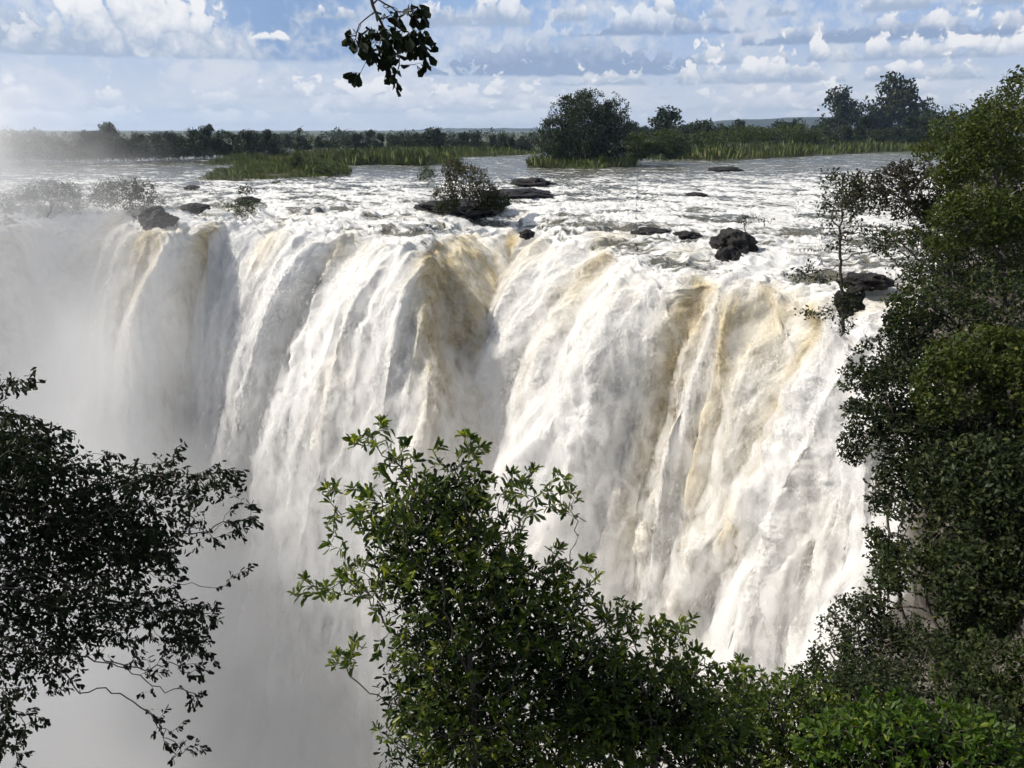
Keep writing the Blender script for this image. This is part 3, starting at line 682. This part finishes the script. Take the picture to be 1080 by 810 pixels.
# ------------------------------------------------------------------ foreground plants
BG = 'shrubs on the near slope'
plant('tree', 'dark leafy tree reaching in from the left edge before the mist', 'tree', at_y(-330, 900, 8.0), [
    B3(-60, 500, 7.6, 110, 90), B3(20, 470, 7.2, 55, 45), B3(15, 405, 7.4, 38, 14), B3(75, 520, 7.6, 70, 55), B3(150, 500, 7.4, 40, 24), B3(205, 505, 7.6, 60, 22),
    B3(262, 540, 7.6, 32, 18), B3(262, 590, 7.6, 10, 18), B3(60, 580, 7.8, 110, 55), B3(150, 600, 7.5, 50, 40), B3(170, 650, 7.6, 45, 25), B3(200, 690, 7.4, 36, 20), B3(-20, 640, 7.4, 70, 34),
    B3(20, 640, 7.3, 70, 24), B3(200, 700, 7.3, 34, 14), B3(215, 640, 7.3, 26, 12), B3(30, 720, 7.3, 60, 20), B3(190, 775, 7.3, 30, 12), B3(10, 790, 7.3, 30, 20), B3(110, 620, 7.4, 60, 26), B3(80, 600, 7.3, 90, 30), B3(10, 750, 7.3, 30, 24), B3(160, 690, 7.3, 30, 16), B3(100, 665, 7.6, 60, 26), B3(40, 690, 7.5, 60, 26), B3(230, 620, 7.5, 14, 22), B3(140, 560, 7.5, 70, 34), B3(235, 560, 7.6, 34, 16), B3(185, 470, 7.5, 22, 14), B3(240, 500, 7.6, 24, 14), B3(215, 660, 7.4, 22, 26), B3(30, 770, 7.2, 26, 14), B3(165, 720, 7.5, 20, 14),
    B3(60, 720, 7.5, 14, 8), B3(205, 735, 7.5, 22, 14), B3(170, 762, 7.5, 22, 14), B3(-40, 720, 7.4, 60, 30), B3(0, 780, 7.2, 26, 22), B3(195, 790, 7.4, 22, 10), B3(90, 640, 7.6, 40, 16)],
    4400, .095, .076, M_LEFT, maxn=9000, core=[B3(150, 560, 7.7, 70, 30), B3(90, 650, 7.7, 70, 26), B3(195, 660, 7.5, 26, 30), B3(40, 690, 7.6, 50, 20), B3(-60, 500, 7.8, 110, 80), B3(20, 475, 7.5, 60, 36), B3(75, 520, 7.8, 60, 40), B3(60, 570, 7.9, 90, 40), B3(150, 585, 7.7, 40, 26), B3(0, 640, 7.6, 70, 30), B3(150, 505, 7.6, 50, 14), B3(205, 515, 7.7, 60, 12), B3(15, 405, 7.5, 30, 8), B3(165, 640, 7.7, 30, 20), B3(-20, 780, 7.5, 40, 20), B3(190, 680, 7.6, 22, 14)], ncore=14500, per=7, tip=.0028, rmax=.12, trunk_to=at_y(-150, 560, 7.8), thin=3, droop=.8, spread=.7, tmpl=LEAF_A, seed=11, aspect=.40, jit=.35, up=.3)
plant('shrub', 'tall glossy green shrub standing before the middle of the falls', 'shrub', at_y(500, 1100, 5.0), [
    B3(400, 470, 4.9, 34, 34), B3(402, 445, 4.9, 8, 12), B3(350, 522, 5.0, 26, 16), B3(348, 560, 5.0, 24, 20), B3(420, 530, 5.0, 60, 55), B3(480, 480, 5.0, 36, 26), B3(495, 470, 5.1, 16, 18), B3(560, 520, 5.0, 42, 28),
    B3(600, 530, 5.0, 14, 24), B3(335, 622, 5.0, 30, 18), B3(385, 620, 5.0, 45, 40), B3(470, 600, 5.1, 90, 90), B3(560, 640, 5.1, 70, 60), B3(600, 600, 5.1, 36, 24), B3(375, 690, 5.0, 24, 24), B3(480, 720, 5.2, 70, 90), B3(420, 770, 5.0, 26, 30),
    B3(560, 740, 5.2, 90, 70), B3(640, 690, 5.2, 40, 60), B3(500, 560, 5.3, 60, 60), B3(520, 820, 5.3, 90, 50)],
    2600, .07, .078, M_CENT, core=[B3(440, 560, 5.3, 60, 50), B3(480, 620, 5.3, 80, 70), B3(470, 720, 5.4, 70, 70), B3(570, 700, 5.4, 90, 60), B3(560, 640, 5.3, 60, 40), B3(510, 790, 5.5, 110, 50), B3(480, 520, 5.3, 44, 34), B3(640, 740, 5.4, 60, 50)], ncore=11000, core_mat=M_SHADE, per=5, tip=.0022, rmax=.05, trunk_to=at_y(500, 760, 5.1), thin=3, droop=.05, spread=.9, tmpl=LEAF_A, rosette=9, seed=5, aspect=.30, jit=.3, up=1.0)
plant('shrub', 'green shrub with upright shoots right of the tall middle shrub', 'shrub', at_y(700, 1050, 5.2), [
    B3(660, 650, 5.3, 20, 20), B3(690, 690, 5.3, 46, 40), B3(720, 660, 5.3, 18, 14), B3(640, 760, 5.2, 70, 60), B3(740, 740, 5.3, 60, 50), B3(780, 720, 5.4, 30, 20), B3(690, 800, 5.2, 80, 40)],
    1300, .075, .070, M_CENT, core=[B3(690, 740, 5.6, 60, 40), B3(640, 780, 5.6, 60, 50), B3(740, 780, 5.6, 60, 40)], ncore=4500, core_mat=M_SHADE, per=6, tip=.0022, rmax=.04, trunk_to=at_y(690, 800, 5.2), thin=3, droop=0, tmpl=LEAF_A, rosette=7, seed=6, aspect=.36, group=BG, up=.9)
plant('shrub', 'bright yellow-green shrub at the bottom right edge', 'shrub', at_y(960, 1020, 6.0), [
    B3(900, 770, 6.0, 40, 26), B3(940, 755, 6.0, 40, 22), B3(1000, 770, 6.0, 60, 24), B3(1060, 785, 6.0, 40, 20), B3(960, 800, 5.9, 130, 26)],
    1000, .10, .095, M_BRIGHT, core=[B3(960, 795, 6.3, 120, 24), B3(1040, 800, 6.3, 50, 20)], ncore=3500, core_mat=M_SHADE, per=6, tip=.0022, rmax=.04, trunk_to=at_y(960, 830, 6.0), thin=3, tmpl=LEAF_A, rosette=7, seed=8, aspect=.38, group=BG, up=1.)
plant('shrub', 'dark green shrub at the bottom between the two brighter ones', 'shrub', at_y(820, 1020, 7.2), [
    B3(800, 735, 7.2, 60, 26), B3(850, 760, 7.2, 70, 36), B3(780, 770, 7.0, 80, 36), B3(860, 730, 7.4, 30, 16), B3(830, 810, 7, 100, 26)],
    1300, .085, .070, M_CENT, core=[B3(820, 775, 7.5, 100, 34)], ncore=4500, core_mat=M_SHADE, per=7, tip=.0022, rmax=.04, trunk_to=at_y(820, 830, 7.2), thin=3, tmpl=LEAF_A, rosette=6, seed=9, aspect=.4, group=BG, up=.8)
plant('hanging_branch', 'dark leafy branch hanging into the sky from the top edge', 'branch', at_y(385, -90, 4.0), [
    B3(420, 12, 4.0, 26, 10), B3(410, 42, 4.0, 46, 14), B3(372, 38, 4.0, 10, 10), B3(445, 45, 4.0, 12, 18), B3(415, 70, 4.0, 9, 22), B3(395, 60, 4.0, 12, 10), B3(374, 78, 4.0, 8, 7), B3(448, 66, 4.0, 7, 10), B3(440, 12, 4.0, 14, 10)],
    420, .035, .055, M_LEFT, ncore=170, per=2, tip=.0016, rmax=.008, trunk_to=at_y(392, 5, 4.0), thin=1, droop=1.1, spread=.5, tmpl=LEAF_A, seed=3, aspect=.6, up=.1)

# ------------------------------------------------------------------ right bank trees
RB = 'trees covering the right bank'
def bank(label, blobs, root, mat, seed, n=700, leaf=.25, extra=900, cat='tree', name='tree', per=5, step=.42, **kw):
    plant(name, label, cat, root, blobs, int(n * 1.3), step, leaf, mat, per=per + 3, tip=.016, rmax=.22, seed=seed, thin=4, extra=int(extra * 3.4), group=RB, spread=1.2, aspect=.55, **kw)
bank('slender tree with thin crown standing alone on the lip at the right', [B3(890, 215, 51, 26, 28), B3(897, 255, 51, 16, 20), B3(885, 190, 51, 22, 12), B3(890, 322, 50.0, 14, 26), B3(893, 345, 50.0, 9, 12), B3(950, 250, 51, 26, 8), B3(878, 250, 51, 12, 20), B3(858, 290, 51, 26, 9), B3(925, 245, 51, 26, 8), B3(862, 330, 51, 22, 6), B3(920, 262, 51, 30, 8)],
     at_y(890, 350, 51), M_BANKD, 21, n=560, leaf=.22, extra=420, per=5, trunk_to=at_y(886, 240, 51))
bank('dark brownish tree leaning over the rapids behind the slender tree', [B3(925, 196, 56, 34, 18), B3(965, 190, 56, 40, 20), B3(900, 208, 56, 16, 14), B3(990, 205, 56, 30, 28), B3(950, 215, 56, 30, 16)], at_y(1010, 300, 55), M_BROWN, 22, n=600, extra=1900)
bank('twiggy shrub reaching out from the bank over the white water', [B3(960, 250, 48, 40, 16), B3(975, 285, 47, 36, 18), B3(940, 265, 48, 22, 10)], at_y(1040, 330, 46), M_BANK, 23, n=380, extra=100, per=3)
bank('tall sunlit tree at the top right edge of the bank', [B3(1050, 130, 46, 34, 30), B3(1072, 88, 46, 14, 16), B3(1030, 165, 46, 34, 26), B3(1075, 180, 46, 34, 40), B3(1000, 185, 47, 20, 14)], at_y(1070, 330, 46), M_BANKLIT, 24, n=900, extra=1600)
bank('yellow-green tree below the tall sunlit tree at the right edge', [B3(1030, 230, 43, 44, 32), B3(1075, 250, 43, 30, 40), B3(1000, 255, 43, 22, 22)], at_y(1070, 400, 43), M_BANKLIT, 25, n=800, extra=1400)
bank('mid green tree with dangling twigs at the rim beside the fall', [B3(990, 320, 41, 46, 26), B3(1040, 320, 41, 46, 40), B3(960, 345, 41, 26, 14), B3(950, 318, 42, 20, 8)], at_y(1060, 470, 40), M_BANK, 26, n=800, extra=900)
bank('rounded dense tree with a sunlit top halfway down the bank', [B3(1040, 380, 34, 56, 34), B3(1075, 400, 33, 36, 50), B3(1000, 410, 34, 34, 34)], at_y(1075, 620, 33), M_BANKLIT, 27, n=1100, extra=2400)
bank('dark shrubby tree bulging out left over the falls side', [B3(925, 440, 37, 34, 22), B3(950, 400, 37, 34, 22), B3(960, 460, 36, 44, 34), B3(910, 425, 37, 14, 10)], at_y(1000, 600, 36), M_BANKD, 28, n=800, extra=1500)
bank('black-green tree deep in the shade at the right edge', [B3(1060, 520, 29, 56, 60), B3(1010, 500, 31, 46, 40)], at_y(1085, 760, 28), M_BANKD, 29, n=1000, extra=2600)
bank('narrow dark tree hugging the cliff left of the bare grey rock', [B3(945, 520, 35, 26, 36), B3(940, 590, 34, 22, 34), B3(925, 560, 35, 12, 12)], at_y(960, 720, 33), M_BANKD, 30, n=600, extra=900)
bank('dark scrub on the cliff right of the bare grey rock', [B3(1040, 620, 27, 46, 44), B3(1075, 580, 27, 30, 40)], at_y(1080, 790, 26), M_BANKD, 31, n=900, extra=2000)
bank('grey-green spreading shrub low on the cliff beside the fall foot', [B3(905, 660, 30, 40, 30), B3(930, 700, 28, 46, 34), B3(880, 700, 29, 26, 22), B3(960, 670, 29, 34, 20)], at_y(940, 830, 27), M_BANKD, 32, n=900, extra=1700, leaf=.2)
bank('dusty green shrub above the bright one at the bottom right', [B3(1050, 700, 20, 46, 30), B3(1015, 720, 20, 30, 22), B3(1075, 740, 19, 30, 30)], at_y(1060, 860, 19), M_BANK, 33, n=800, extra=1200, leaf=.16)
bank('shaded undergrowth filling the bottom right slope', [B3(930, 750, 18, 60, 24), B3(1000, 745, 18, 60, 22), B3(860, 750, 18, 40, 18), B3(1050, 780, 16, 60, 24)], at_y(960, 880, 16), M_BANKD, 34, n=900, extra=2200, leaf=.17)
bank('thin dry twigged bush hanging on the cliff by the grey rock', [B3(985, 560, 32, 20, 30), B3(1000, 640, 31, 20, 24)], at_y(1010, 700, 31), M_BANK, 35, n=300, extra=0, per=2)

bank('leafy tree behind the tall sunlit one, farther up the bank', [B3(1020, 140, 70, 40, 22), B3(1060, 120, 70, 30, 30), B3(990, 158, 75, 26, 14), B3(1050, 170, 66, 50, 26)], at_y(1060, 230, 72), M_BANKLIT, 36, n=800, extra=1500, leaf=.3)
bank('dark green tree filling the gap at the right rim', [B3(1000, 240, 55, 36, 36), B3(1040, 270, 52, 50, 50), B3(985, 290, 52, 24, 20)], at_y(1050, 400, 52), M_BANKD, 37, n=800, extra=2200)
bank('shaded ivy-like shrub covering the cliff below the rim tree', [B3(1010, 450, 38, 40, 50), B3(985, 500, 37, 30, 40), B3(1060, 470, 34, 50, 50), B3(960, 430, 39, 24, 30)], at_y(1040, 640, 37), M_BANKD, 38, n=800, extra=2600)
bank('dark shrub covering the lower cliff at the right edge', [B3(1060, 640, 31, 50, 60), B3(1030, 690, 30, 40, 40), B3(1000, 560, 34, 16, 50)], at_y(1060, 800, 30), M_BANKD, 39, n=800, extra=2600)
bank('dark tree leaning out over the fall halfway up the right bank', [B3(915, 400, 40, 30, 16), B3(940, 380, 40, 40, 22), B3(960, 350, 41, 36, 26), B3(900, 470, 38, 14, 20)], at_y(1000, 520, 39), M_BANKD, 51, n=700, extra=1500)
bank('leafy tree in front of the bare grey rock of the cliff', [B3(960, 600, 31, 30, 26), B3(1010, 610, 30, 26, 50), B3(930, 630, 31, 26, 20)], at_y(990, 760, 29), M_BANK, 52, n=500, extra=700)
bank('dark shrub rooted under the slanting white ridge of water', [B3(870, 730, 24, 40, 26), B3(930, 735, 24, 60, 30), B3(990, 700, 25, 40, 30)], at_y(920, 860, 24), M_BANKD, 40, n=700, extra=1800, leaf=.18)

# ------------------------------------------------------------------ plants of the rapids
def small(label, blobs, root, mat, seed, n=300, leaf=.35, extra=500, step=.5, per=4, cat='bush', name='bush', grp=None, **kw):
    plant(name, label, cat, root, blobs, n, step, leaf, mat, per=per + 2, tip=.02, rmax=.25, seed=seed, thin=3, extra=int(extra * 2.4), group=grp, spread=1.1, aspect=.5, **kw)
small('olive bush with pale leaves on the black islet in the rapids', [B3(490, 190, 118, 24, 20), B3(508, 205, 118, 20, 14), B3(470, 208, 118, 14, 14), B3(478, 180, 118, 12, 12)], at_y(492, 226, 118), M_OLIVE, 41, n=700, extra=2200)
small('dark shrub crouching under the olive bush on the islet', [B3(470, 215, 116, 14, 8), B3(520, 212, 117, 16, 9)], at_y(492, 226, 116), M_BANKD, 42, n=200, extra=1200)
small('grey sapling behind the large black boulder', [B3(785, 232, 88, 7, 7)], at_z(790, 252), M_BANKD, 43, n=40, extra=40, leaf=.2, step=.25)
small('bush veiled in mist at the lip above the dark rock', [B3(130, 200, 128, 34, 12), B3(150, 215, 128, 22, 14), B3(110, 210, 128, 16, 10)], at_z(140, 228), M_BANKD, 44, n=600, extra=1500)
small('faint wide bush almost lost in the mist at the left edge', [B3(50, 202, 130, 34, 12), B3(30, 214, 130, 34, 14), B3(70, 214, 130, 20, 12)], at_z(50, 228), M_BANKD, 45, n=600, extra=2200)
small('pale green plant standing in the foam left of centre', [B3(255, 218, 126, 18, 9)], at_z(255, 228), M_FARG, 46, n=140, extra=160)
small('tiny round bush in the calm water before the grass islands', [B3(293, 195, 190, 8, 4)], at_z(293, 199), M_FARG, 47, n=60, extra=120, leaf=.5)
small('small grey-green bush in the water left of the olive bush', [B3(451, 184, 200, 10, 9)], at_z(451, 196), M_FARG, 48, n=100, extra=160, leaf=.5)
small('small round bush at the tip of the grass island', [B3(360, 184, 220, 10, 5)], at_z(360, 190), M_FARG, 49, n=60, extra=120, leaf=.5)
small('tiny dark shrub on the rock awash left of centre', [B3(260, 201, 140, 10, 5)], at_z(260, 209), M_BANKD, 50, n=60, extra=60)
small('thin water plants sticking out of the foam by the boulder', [B3(800, 230, 96, 8, 5), B3(815, 232, 96, 8, 4)], at_z(806, 240), M_BANKD, 51, n=60, extra=0, leaf=.2, step=.3, per=2)

# ------------------------------------------------------------------ islands and reeds
def island(pts, h, seed):
    """pts: list of (px, py) outline on the water; a low mound"""
    P = np.array([at_z(*p)[:2] for p in pts]); c = P.mean(0); n = 60
    P = lerp_path(np.vstack([P, P[:1]]), n + 1)[:-1]; rr = np.linspace(0, 1, 9)
    V_ = [];
    for r in rr:
        z_ = h * (1 - r ** 2) - .25 * (r ** 6)
        V_.append(np.column_stack([c + (P - c) * r * (1 + 0 * P[:, :1]), np.full(n, z_)]))
    V_ = np.array(V_); i = np.arange(8)[:, None] * n; j = np.arange(n)[None]; j2 = (j + 1) % n
    Fq = np.stack([i + j, i + n + j, i + n + j2, i + j2], -1).reshape(-1, 4)
    o = mesh_np('island', V_.reshape(-1, 3), [Fq], M_SOIL, smooth=True); tag(o, kind='structure')
def in_poly(P, x, y):
    c = np.zeros(len(x), bool); n = len(P); j = n - 1
    for i in range(n):
        xi, yi = P[i]; xj, yj = P[j]
        c ^= ((yi > y) != (yj > y)) & (x < (xj - xi) * (y - yi) / (yj - yi + 1e-12) + xi); j = i
    return c
def reeds(label, pts, n, hgt, seed, wd=.35, mat=M_GRASS, clump=14.):
    rng = np.random.RandomState(seed); P = np.array([at_z(*p)[:2] for p in pts]); lo, hi = P.min(0), P.max(0)
    q_ = rng.uniform(lo, hi, (n * 4, 2)); q_ = q_[in_poly(P, q_[:, 0], q_[:, 1])][:n]
    hn = .62 + 1.5 * fbm(q_[:, 0] / clump, q_[:, 1] / clump, seed, 3); ok = rng.rand(len(q_)) < np.clip(hn * 1.5, .2, 1); q_ = q_[ok]; hn = hn[ok]
    m_ = len(q_); h = hgt * np.clip(hn, .25, 1.4) * rng.uniform(.6, 1.15, m_)
    base = np.column_stack([q_, np.full(m_, -.1)]); lean = rng.normal(size=(m_, 3)) * .22; lean[:, 2] = 1
    V_, F_ = leaves(base, lean, unit(rng.normal(size=(m_, 3)) * [1, 1, .1]), h, np.full(m_, wd) * rng.uniform(.6, 1.5, m_), LEAF_B)
    o = mesh_np('reeds', V_, F_, mat); tag(o, label, 'reeds', kind='stuff')
ISL = [
    ('reed bed of the nearer long grass island left of centre', [(205, 190), (240, 178), (300, 172), (350, 172), (372, 182), (350, 187), (290, 189), (240, 191)], 5000, 2.6, 0),
    ('reed bed of the grass island behind, between treeline and channel', [(212, 174), (250, 168), (300, 163), (345, 161), (380, 164), (330, 171), (270, 175)], 5000, 3.4, 1),
    ('tall reed bed in the middle distance left of the channel', [(345, 175), (380, 165), (430, 162), (484, 166), (484, 173), (440, 175), (400, 174)], 6000, 5.0, 2),
    ('far reed strip between channel and big dark tree', [(340, 164), (420, 159), (560, 156.5), (568, 163), (500, 166), (420, 168)], 9000, 4.0, 3),
    ('reed fringe round the foot of the big dark tree', [(555, 177), (565, 170), (640, 168), (672, 170), (670, 176), (610, 179)], 2500, 4.5, 4),
    ('wide reed bank lining the right side of the river', [(665, 170), (740, 164), (850, 160), (1010, 154), (1120, 150), (1120, 160), (1010, 159), (930, 161), (850, 165), (760, 170)], 20000, 7.0, 5)]
for lb, pts, n_, h_, sd_ in ISL:
    island(pts, .5, sd_); reeds(lb, pts, int(n_ * 2.2), h_ * .85, sd_ + 60, wd=.22)

def thicket(label, pts, ncr, hgt, seed, mat=None, k_=70, name='thicket'):
    """a far-off wood: rounded crowns of leaf clumps on a strip of land"""
    rng = np.random.RandomState(seed); P = np.array([at_z(*p)[:2] for p in pts]); lo, hi = P.min(0), P.max(0)
    q_ = rng.uniform(lo, hi, (ncr * 60, 2)); q_ = q_[in_poly(P, q_[:, 0], q_[:, 1])][:ncr]; m_ = len(q_)
    h = hgt * rng.uniform(.45, 1.0, m_) * (.8 + .5 * perlin(q_[:, 0] / 60., q_[:, 1] / 60., seed)); r = h * rng.uniform(.35, .6, m_) * (1.6 if mat else 1)
    d = unit(rng.normal(size=(m_, k_, 3))) * (rng.uniform(.2, 1, (m_, k_, 1)) ** .5); d[..., 2] = d[..., 2] * .55
    pos = np.column_stack([q_, h * .55])[:, None] + d * np.stack([r, r, h * .8], -1)[:, None]; pos[..., 2] = np.maximum(pos[..., 2], .1); pos = pos.reshape(-1, 3); sz = np.repeat(h * .14, k_)
    V_, F_ = leaves(pos, rng.normal(size=pos.shape), unit(rng.normal(size=pos.shape)), sz, sz * .8, LEAF_B)
    o = mesh_np(name, V_, F_, mat or M_FAR); tag(o, label, name, kind='stuff')
for lb, pts, n_, h_, sd_ in [('low dark forest on the horizon behind every other tree', [(-120, 150.5), (760, 149.5), (760, 147), (-120, 148)], 520, 14.5, 70), ('dark far-off wood closing the left horizon under the treeline', [(-80, 172.5), (120, 171), (300, 164.5), (300, 162), (120, 167), (-80, 168.5)], 260, 7.5, 71),
        ('dark far-off scrub under the small trees of the far middle bank', [(260, 159.5), (600, 157.5), (600, 155.5), (260, 157)], 240, 6.5, 72),
        ('dark far-off scrub behind the reeds of the right bank', [(620, 157), (1120, 151), (1120, 149), (620, 155)], 220, 13., 73)]:
    thicket(lb, pts, n_, h_, sd_)
for lb, pts, n_, h_, sd_ in [('green shrubbery scattered through the nearer long grass island', [(215, 188), (300, 173), (350, 173), (368, 182), (300, 187)], 26, 3.4, 81),
        ('green shrubbery on the grass island behind', [(225, 173), (300, 164), (375, 164), (300, 171)], 40, 4.2, 82),
        ('green shrubbery among the tall reeds of the middle distance', [(350, 174), (430, 163), (482, 167), (440, 174)], 50, 5.0, 83),
        ('green shrubbery on the far reed strip left of the big tree', [(345, 163), (420, 157), (562, 157), (562, 161), (420, 164)], 90, 6.0, 84),
        ('green shrubbery growing through the wide reed bank at the right', [(668, 168), (740, 163), (850, 158), (1000, 154), (1010, 151), (850, 154), (720, 158)], 110, 9.5, 85)]:
    thicket(lb, pts, n_, h_, sd_, M_FARG, 90, 'shrubbery')
small('dark green shrub on the nearer long grass island', [B3(315, 170, 225, 8, 8)], at_z(315, 179), M_FARG, 65, n=100, extra=500, leaf=.6, step=.9)
small('wide green shrub at the right end of the nearer grass island', [B3(345, 178, 215, 14, 6)], at_z(345, 184), M_FARG, 66, n=100, extra=500, leaf=.6, step=.9)
# ------------------------------------------------------------------ far trees
def far_template(kind, seed):
    rng = np.random.RandomState(seed)
    if kind == 'round': bl = [((rng.uniform(-2, 2), rng.uniform(-2, 2), rng.uniform(4.5, 7.5)), (2.6, 2.6, 2.2)) for _ in range(7)] + [((0, 0, 3), (3.6, 3.6, 2.4))]; r0, tt = (0, 0, -.3), (0, 0, 3)
    elif kind == 'wide': bl = [((rng.uniform(-4.5, 4.5), rng.uniform(-4, 4), rng.uniform(3, 6.5)), (2.6, 2.6, 1.8)) for _ in range(9)]; r0, tt = (0, 0, -.3), (0, 0, 2.4)
    elif kind == 'tall': bl = [((rng.uniform(-1.2, 1.2), rng.uniform(-1.2, 1.2), z_), (1.9, 1.9, 1.7)) for z_ in np.linspace(3, 9.4, 7)]; r0, tt = (0, 0, -.3), (0, 0, 4)
    else: bl = [((rng.uniform(-.4, .4), rng.uniform(-.4, .4), 9.4), (1.5, 1.5, 1.1)), ((rng.uniform(-2.2, 2.2), 0, 3.0), (2.4, 2.4, 2.2))]; r0, tt = (0, 0, -.3), (.2, 0, 8.6)
    return bl, r0, tt
TPL = []
for i, (kd, sd_) in enumerate([('round', 1), ('wide', 2), ('tall', 3), ('palm', 4), ('round', 5), ('wide', 6), ('palm', 8)]):
    bl, r0, tt = far_template(kd, sd_)
    e = plant('tree', 'x', 'tree', r0, bl, 140, .8, .62, M_FAR, per=4, tip=.05, rmax=.25, seed=100 + i, thin=2, extra=2600 if kd != 'palm' else 700, trunk_to=tt, spread=1.2, aspect=.7, sides=4)
    TPL.append([e, False])
rngF = random.Random(4)
def far_tree(k_, px, py, hpx, label, group, mat=None, wide=1.0, Y=None):
    t_ = TPL[k_]
    p = at_z(px, py, .3) if Y is None else np.array([(px - CX) / F * (Y / ray(px, py)[1]), Y, .3]); sc_ = hpx * (p[1] / ray(px, py)[1]) / F / 10.0
    o = t_[0] if not t_[1] else copy_thing(t_[0]); t_[1] = True
    o.location = p; o.scale = (sc_ * wide, sc_ * wide, sc_); o.rotation_euler = (0, 0, rngF.uniform(0, 6.28)); tag(o, label, 'tree', group)
    return o
KN = ['rounded', 'wide spreading', 'tall narrow', 'palm-like thin', 'bushy round', 'flat wide', 'bare-stemmed palm-like']
gL = 'dark trees of the far left bank'
for i in range(64):                      # treeline from the left edge to the channel
    px = -40 + i * 5.2 + rngF.uniform(-2, 2); 
    kq = rngF.choice([0, 1, 2, 3, 4, 5, 6, 0, 4])
    lab = KN[kq] + (' dark tree veiled by spray at the left edge' if px < 60 else ' dark tree of the treeline just right of the spray' if px < 150 else ' dark tree of the treeline left of the grass islands' if px < 215 else ' dark tree of the treeline straight behind the grass islands')
    far_tree(kq, px, rngF.uniform(170, 173) - max(0, px - 100) * .035, (rngF.uniform(22, 33) - max(0, px - 100) * .02) * (1.12 if rngF.random() < .25 else 1) * (.86 if kq in (3, 6) else 1), lab, gL)
for i in range(52):
    px = 285 + i * 5.6 + rngF.uniform(-2, 2)
    kq = rngF.choice([0, 1, 2, 4, 5, 0, 3])
    lab = 'small ' + KN[kq] + (' far tree above the left half of the grass islands' if px < 380 else ' far tree near the dark tree standing above the middle bank' if px < 480 else ' far tree just left of the big island tree')
    far_tree(kq, px, rngF.uniform(158, 160.5), rngF.uniform(12, 20) + (6 if rngF.random() < .12 else 0), lab, 'dark trees of the far middle bank')
for i in range(40):
    px = 650 + i * 9 + rngF.uniform(-3, 3)
    kq = rngF.choice([0, 1, 4, 5, 2])
    lab = 'small ' + KN[kq] + (' tree in the wood right of the big island tree' if px < 780 else ' tree behind the reeds below the blue hill' if px < 870 else ' tree under the dark cluster of the right bank' if px < 970 else ' tree behind the near bank at the right edge')
    far_tree(kq, px, rngF.uniform(155, 157), rngF.uniform(20, 30), lab, 'dark trees behind the right reeds')
for px, py, hh_, k_, lab, w_ in [(458, 160, 26, 0, 'rounded dark tree standing above the far middle bank', 1.5), (318, 163, 26, 3, 'thin dark tree rising above its neighbours, left of centre', 1.1), (395, 160, 20, 3, 'lone palm-like tree on the far bank left of the rounded one', 1.),
                              (700, 162, 50, 0, 'tall dark tree rising behind the yellow-green bush', 1.1), (727, 158, 42, 1, 'wide dark tree right of the tall one behind the bush', 1.0), (760, 158, 34, 1, 'low wide tree behind the reeds, right of the wide dark one', 1.),
                              (880, 150, 58, 0, 'dark ragged tree at the left of the tree cluster on the right bank', .9), (905, 150, 56, 1, 'dark low tree in the middle of the right bank cluster', .8), (938, 150, 70, 4, 'tallest dark tree of the cluster on the right bank', 1.0), (958, 150, 64, 1, 'dark wide tree at the right of the cluster on the right bank', .7),
                              (1000, 152, 50, 5, 'green tree between the dark cluster and the near bank', 1.), (1035, 152, 48, 1, 'green tree half behind the sunlit tree at the right edge', 1.), (825, 150, 30, 5, 'low tree left of the dark cluster', 1.2)]:
    far_tree(k_, px, py, hh_, lab, None, wide=w_)
small('big dark spreading tree on the island in the middle', [B3(612, 130, 285, 34, 28), B3(590, 140, 285, 20, 26), B3(640, 140, 285, 24, 28), B3(595, 115, 285, 16, 12), B3(648, 115, 285, 16, 16), B3(620, 105, 285, 20, 10), B3(615, 160, 285, 46, 10), B3(615, 135, 278, 26, 30), B3(605, 150, 278, 34, 16)],
      at_z(617, 176), M_FAR, 75, n=1900, leaf=.8, extra=15000, step=1.3, cat='tree', name='tree')
small('rounded yellow-green bush beside the big dark tree', [B3(703, 152, 290, 20, 14), B3(685, 158, 290, 16, 9), B3(715, 158, 290, 14, 9)], at_z(703, 171), M_FARG, 62, n=400, leaf=.8, extra=2200, step=1.3)
small('green bush between the big dark tree and the yellow-green bush', [B3(672, 155, 300, 14, 14)], at_z(672, 171), M_FARG, 63, n=300, leaf=.8, extra=1200, step=1.3)
small('low green shrub growing from the reeds right of the round bush', [B3(745, 146, 310, 20, 8), B3(790, 142, 320, 30, 8), B3(840, 140, 330, 26, 8)], at_z(780, 166), M_FARG, 64, n=400, leaf=.8, extra=2600, step=1.5)

# far trees that share a description are told apart by their order from the left
ORD = ['leftmost', 'second-from-left', 'third-from-left', 'fourth-from-left', 'fifth-from-left', 'sixth-from-left', 'seventh-from-left', 'eighth-from-left', 'ninth-from-left', 'tenth-from-left', 'eleventh-from-left', 'twelfth-from-left']
same = {}
for o in C.objects:
    if o.parent is None and o.get('label'): same.setdefault(o['label'], []).append(o)
for lb, os_ in same.items():
    if 1 < len(os_) <= 12:
        for k_, o in enumerate(sorted(os_, key=lambda o: o.location.x / o.location.y)): o['label'] = ORD[k_] + ' ' + lb
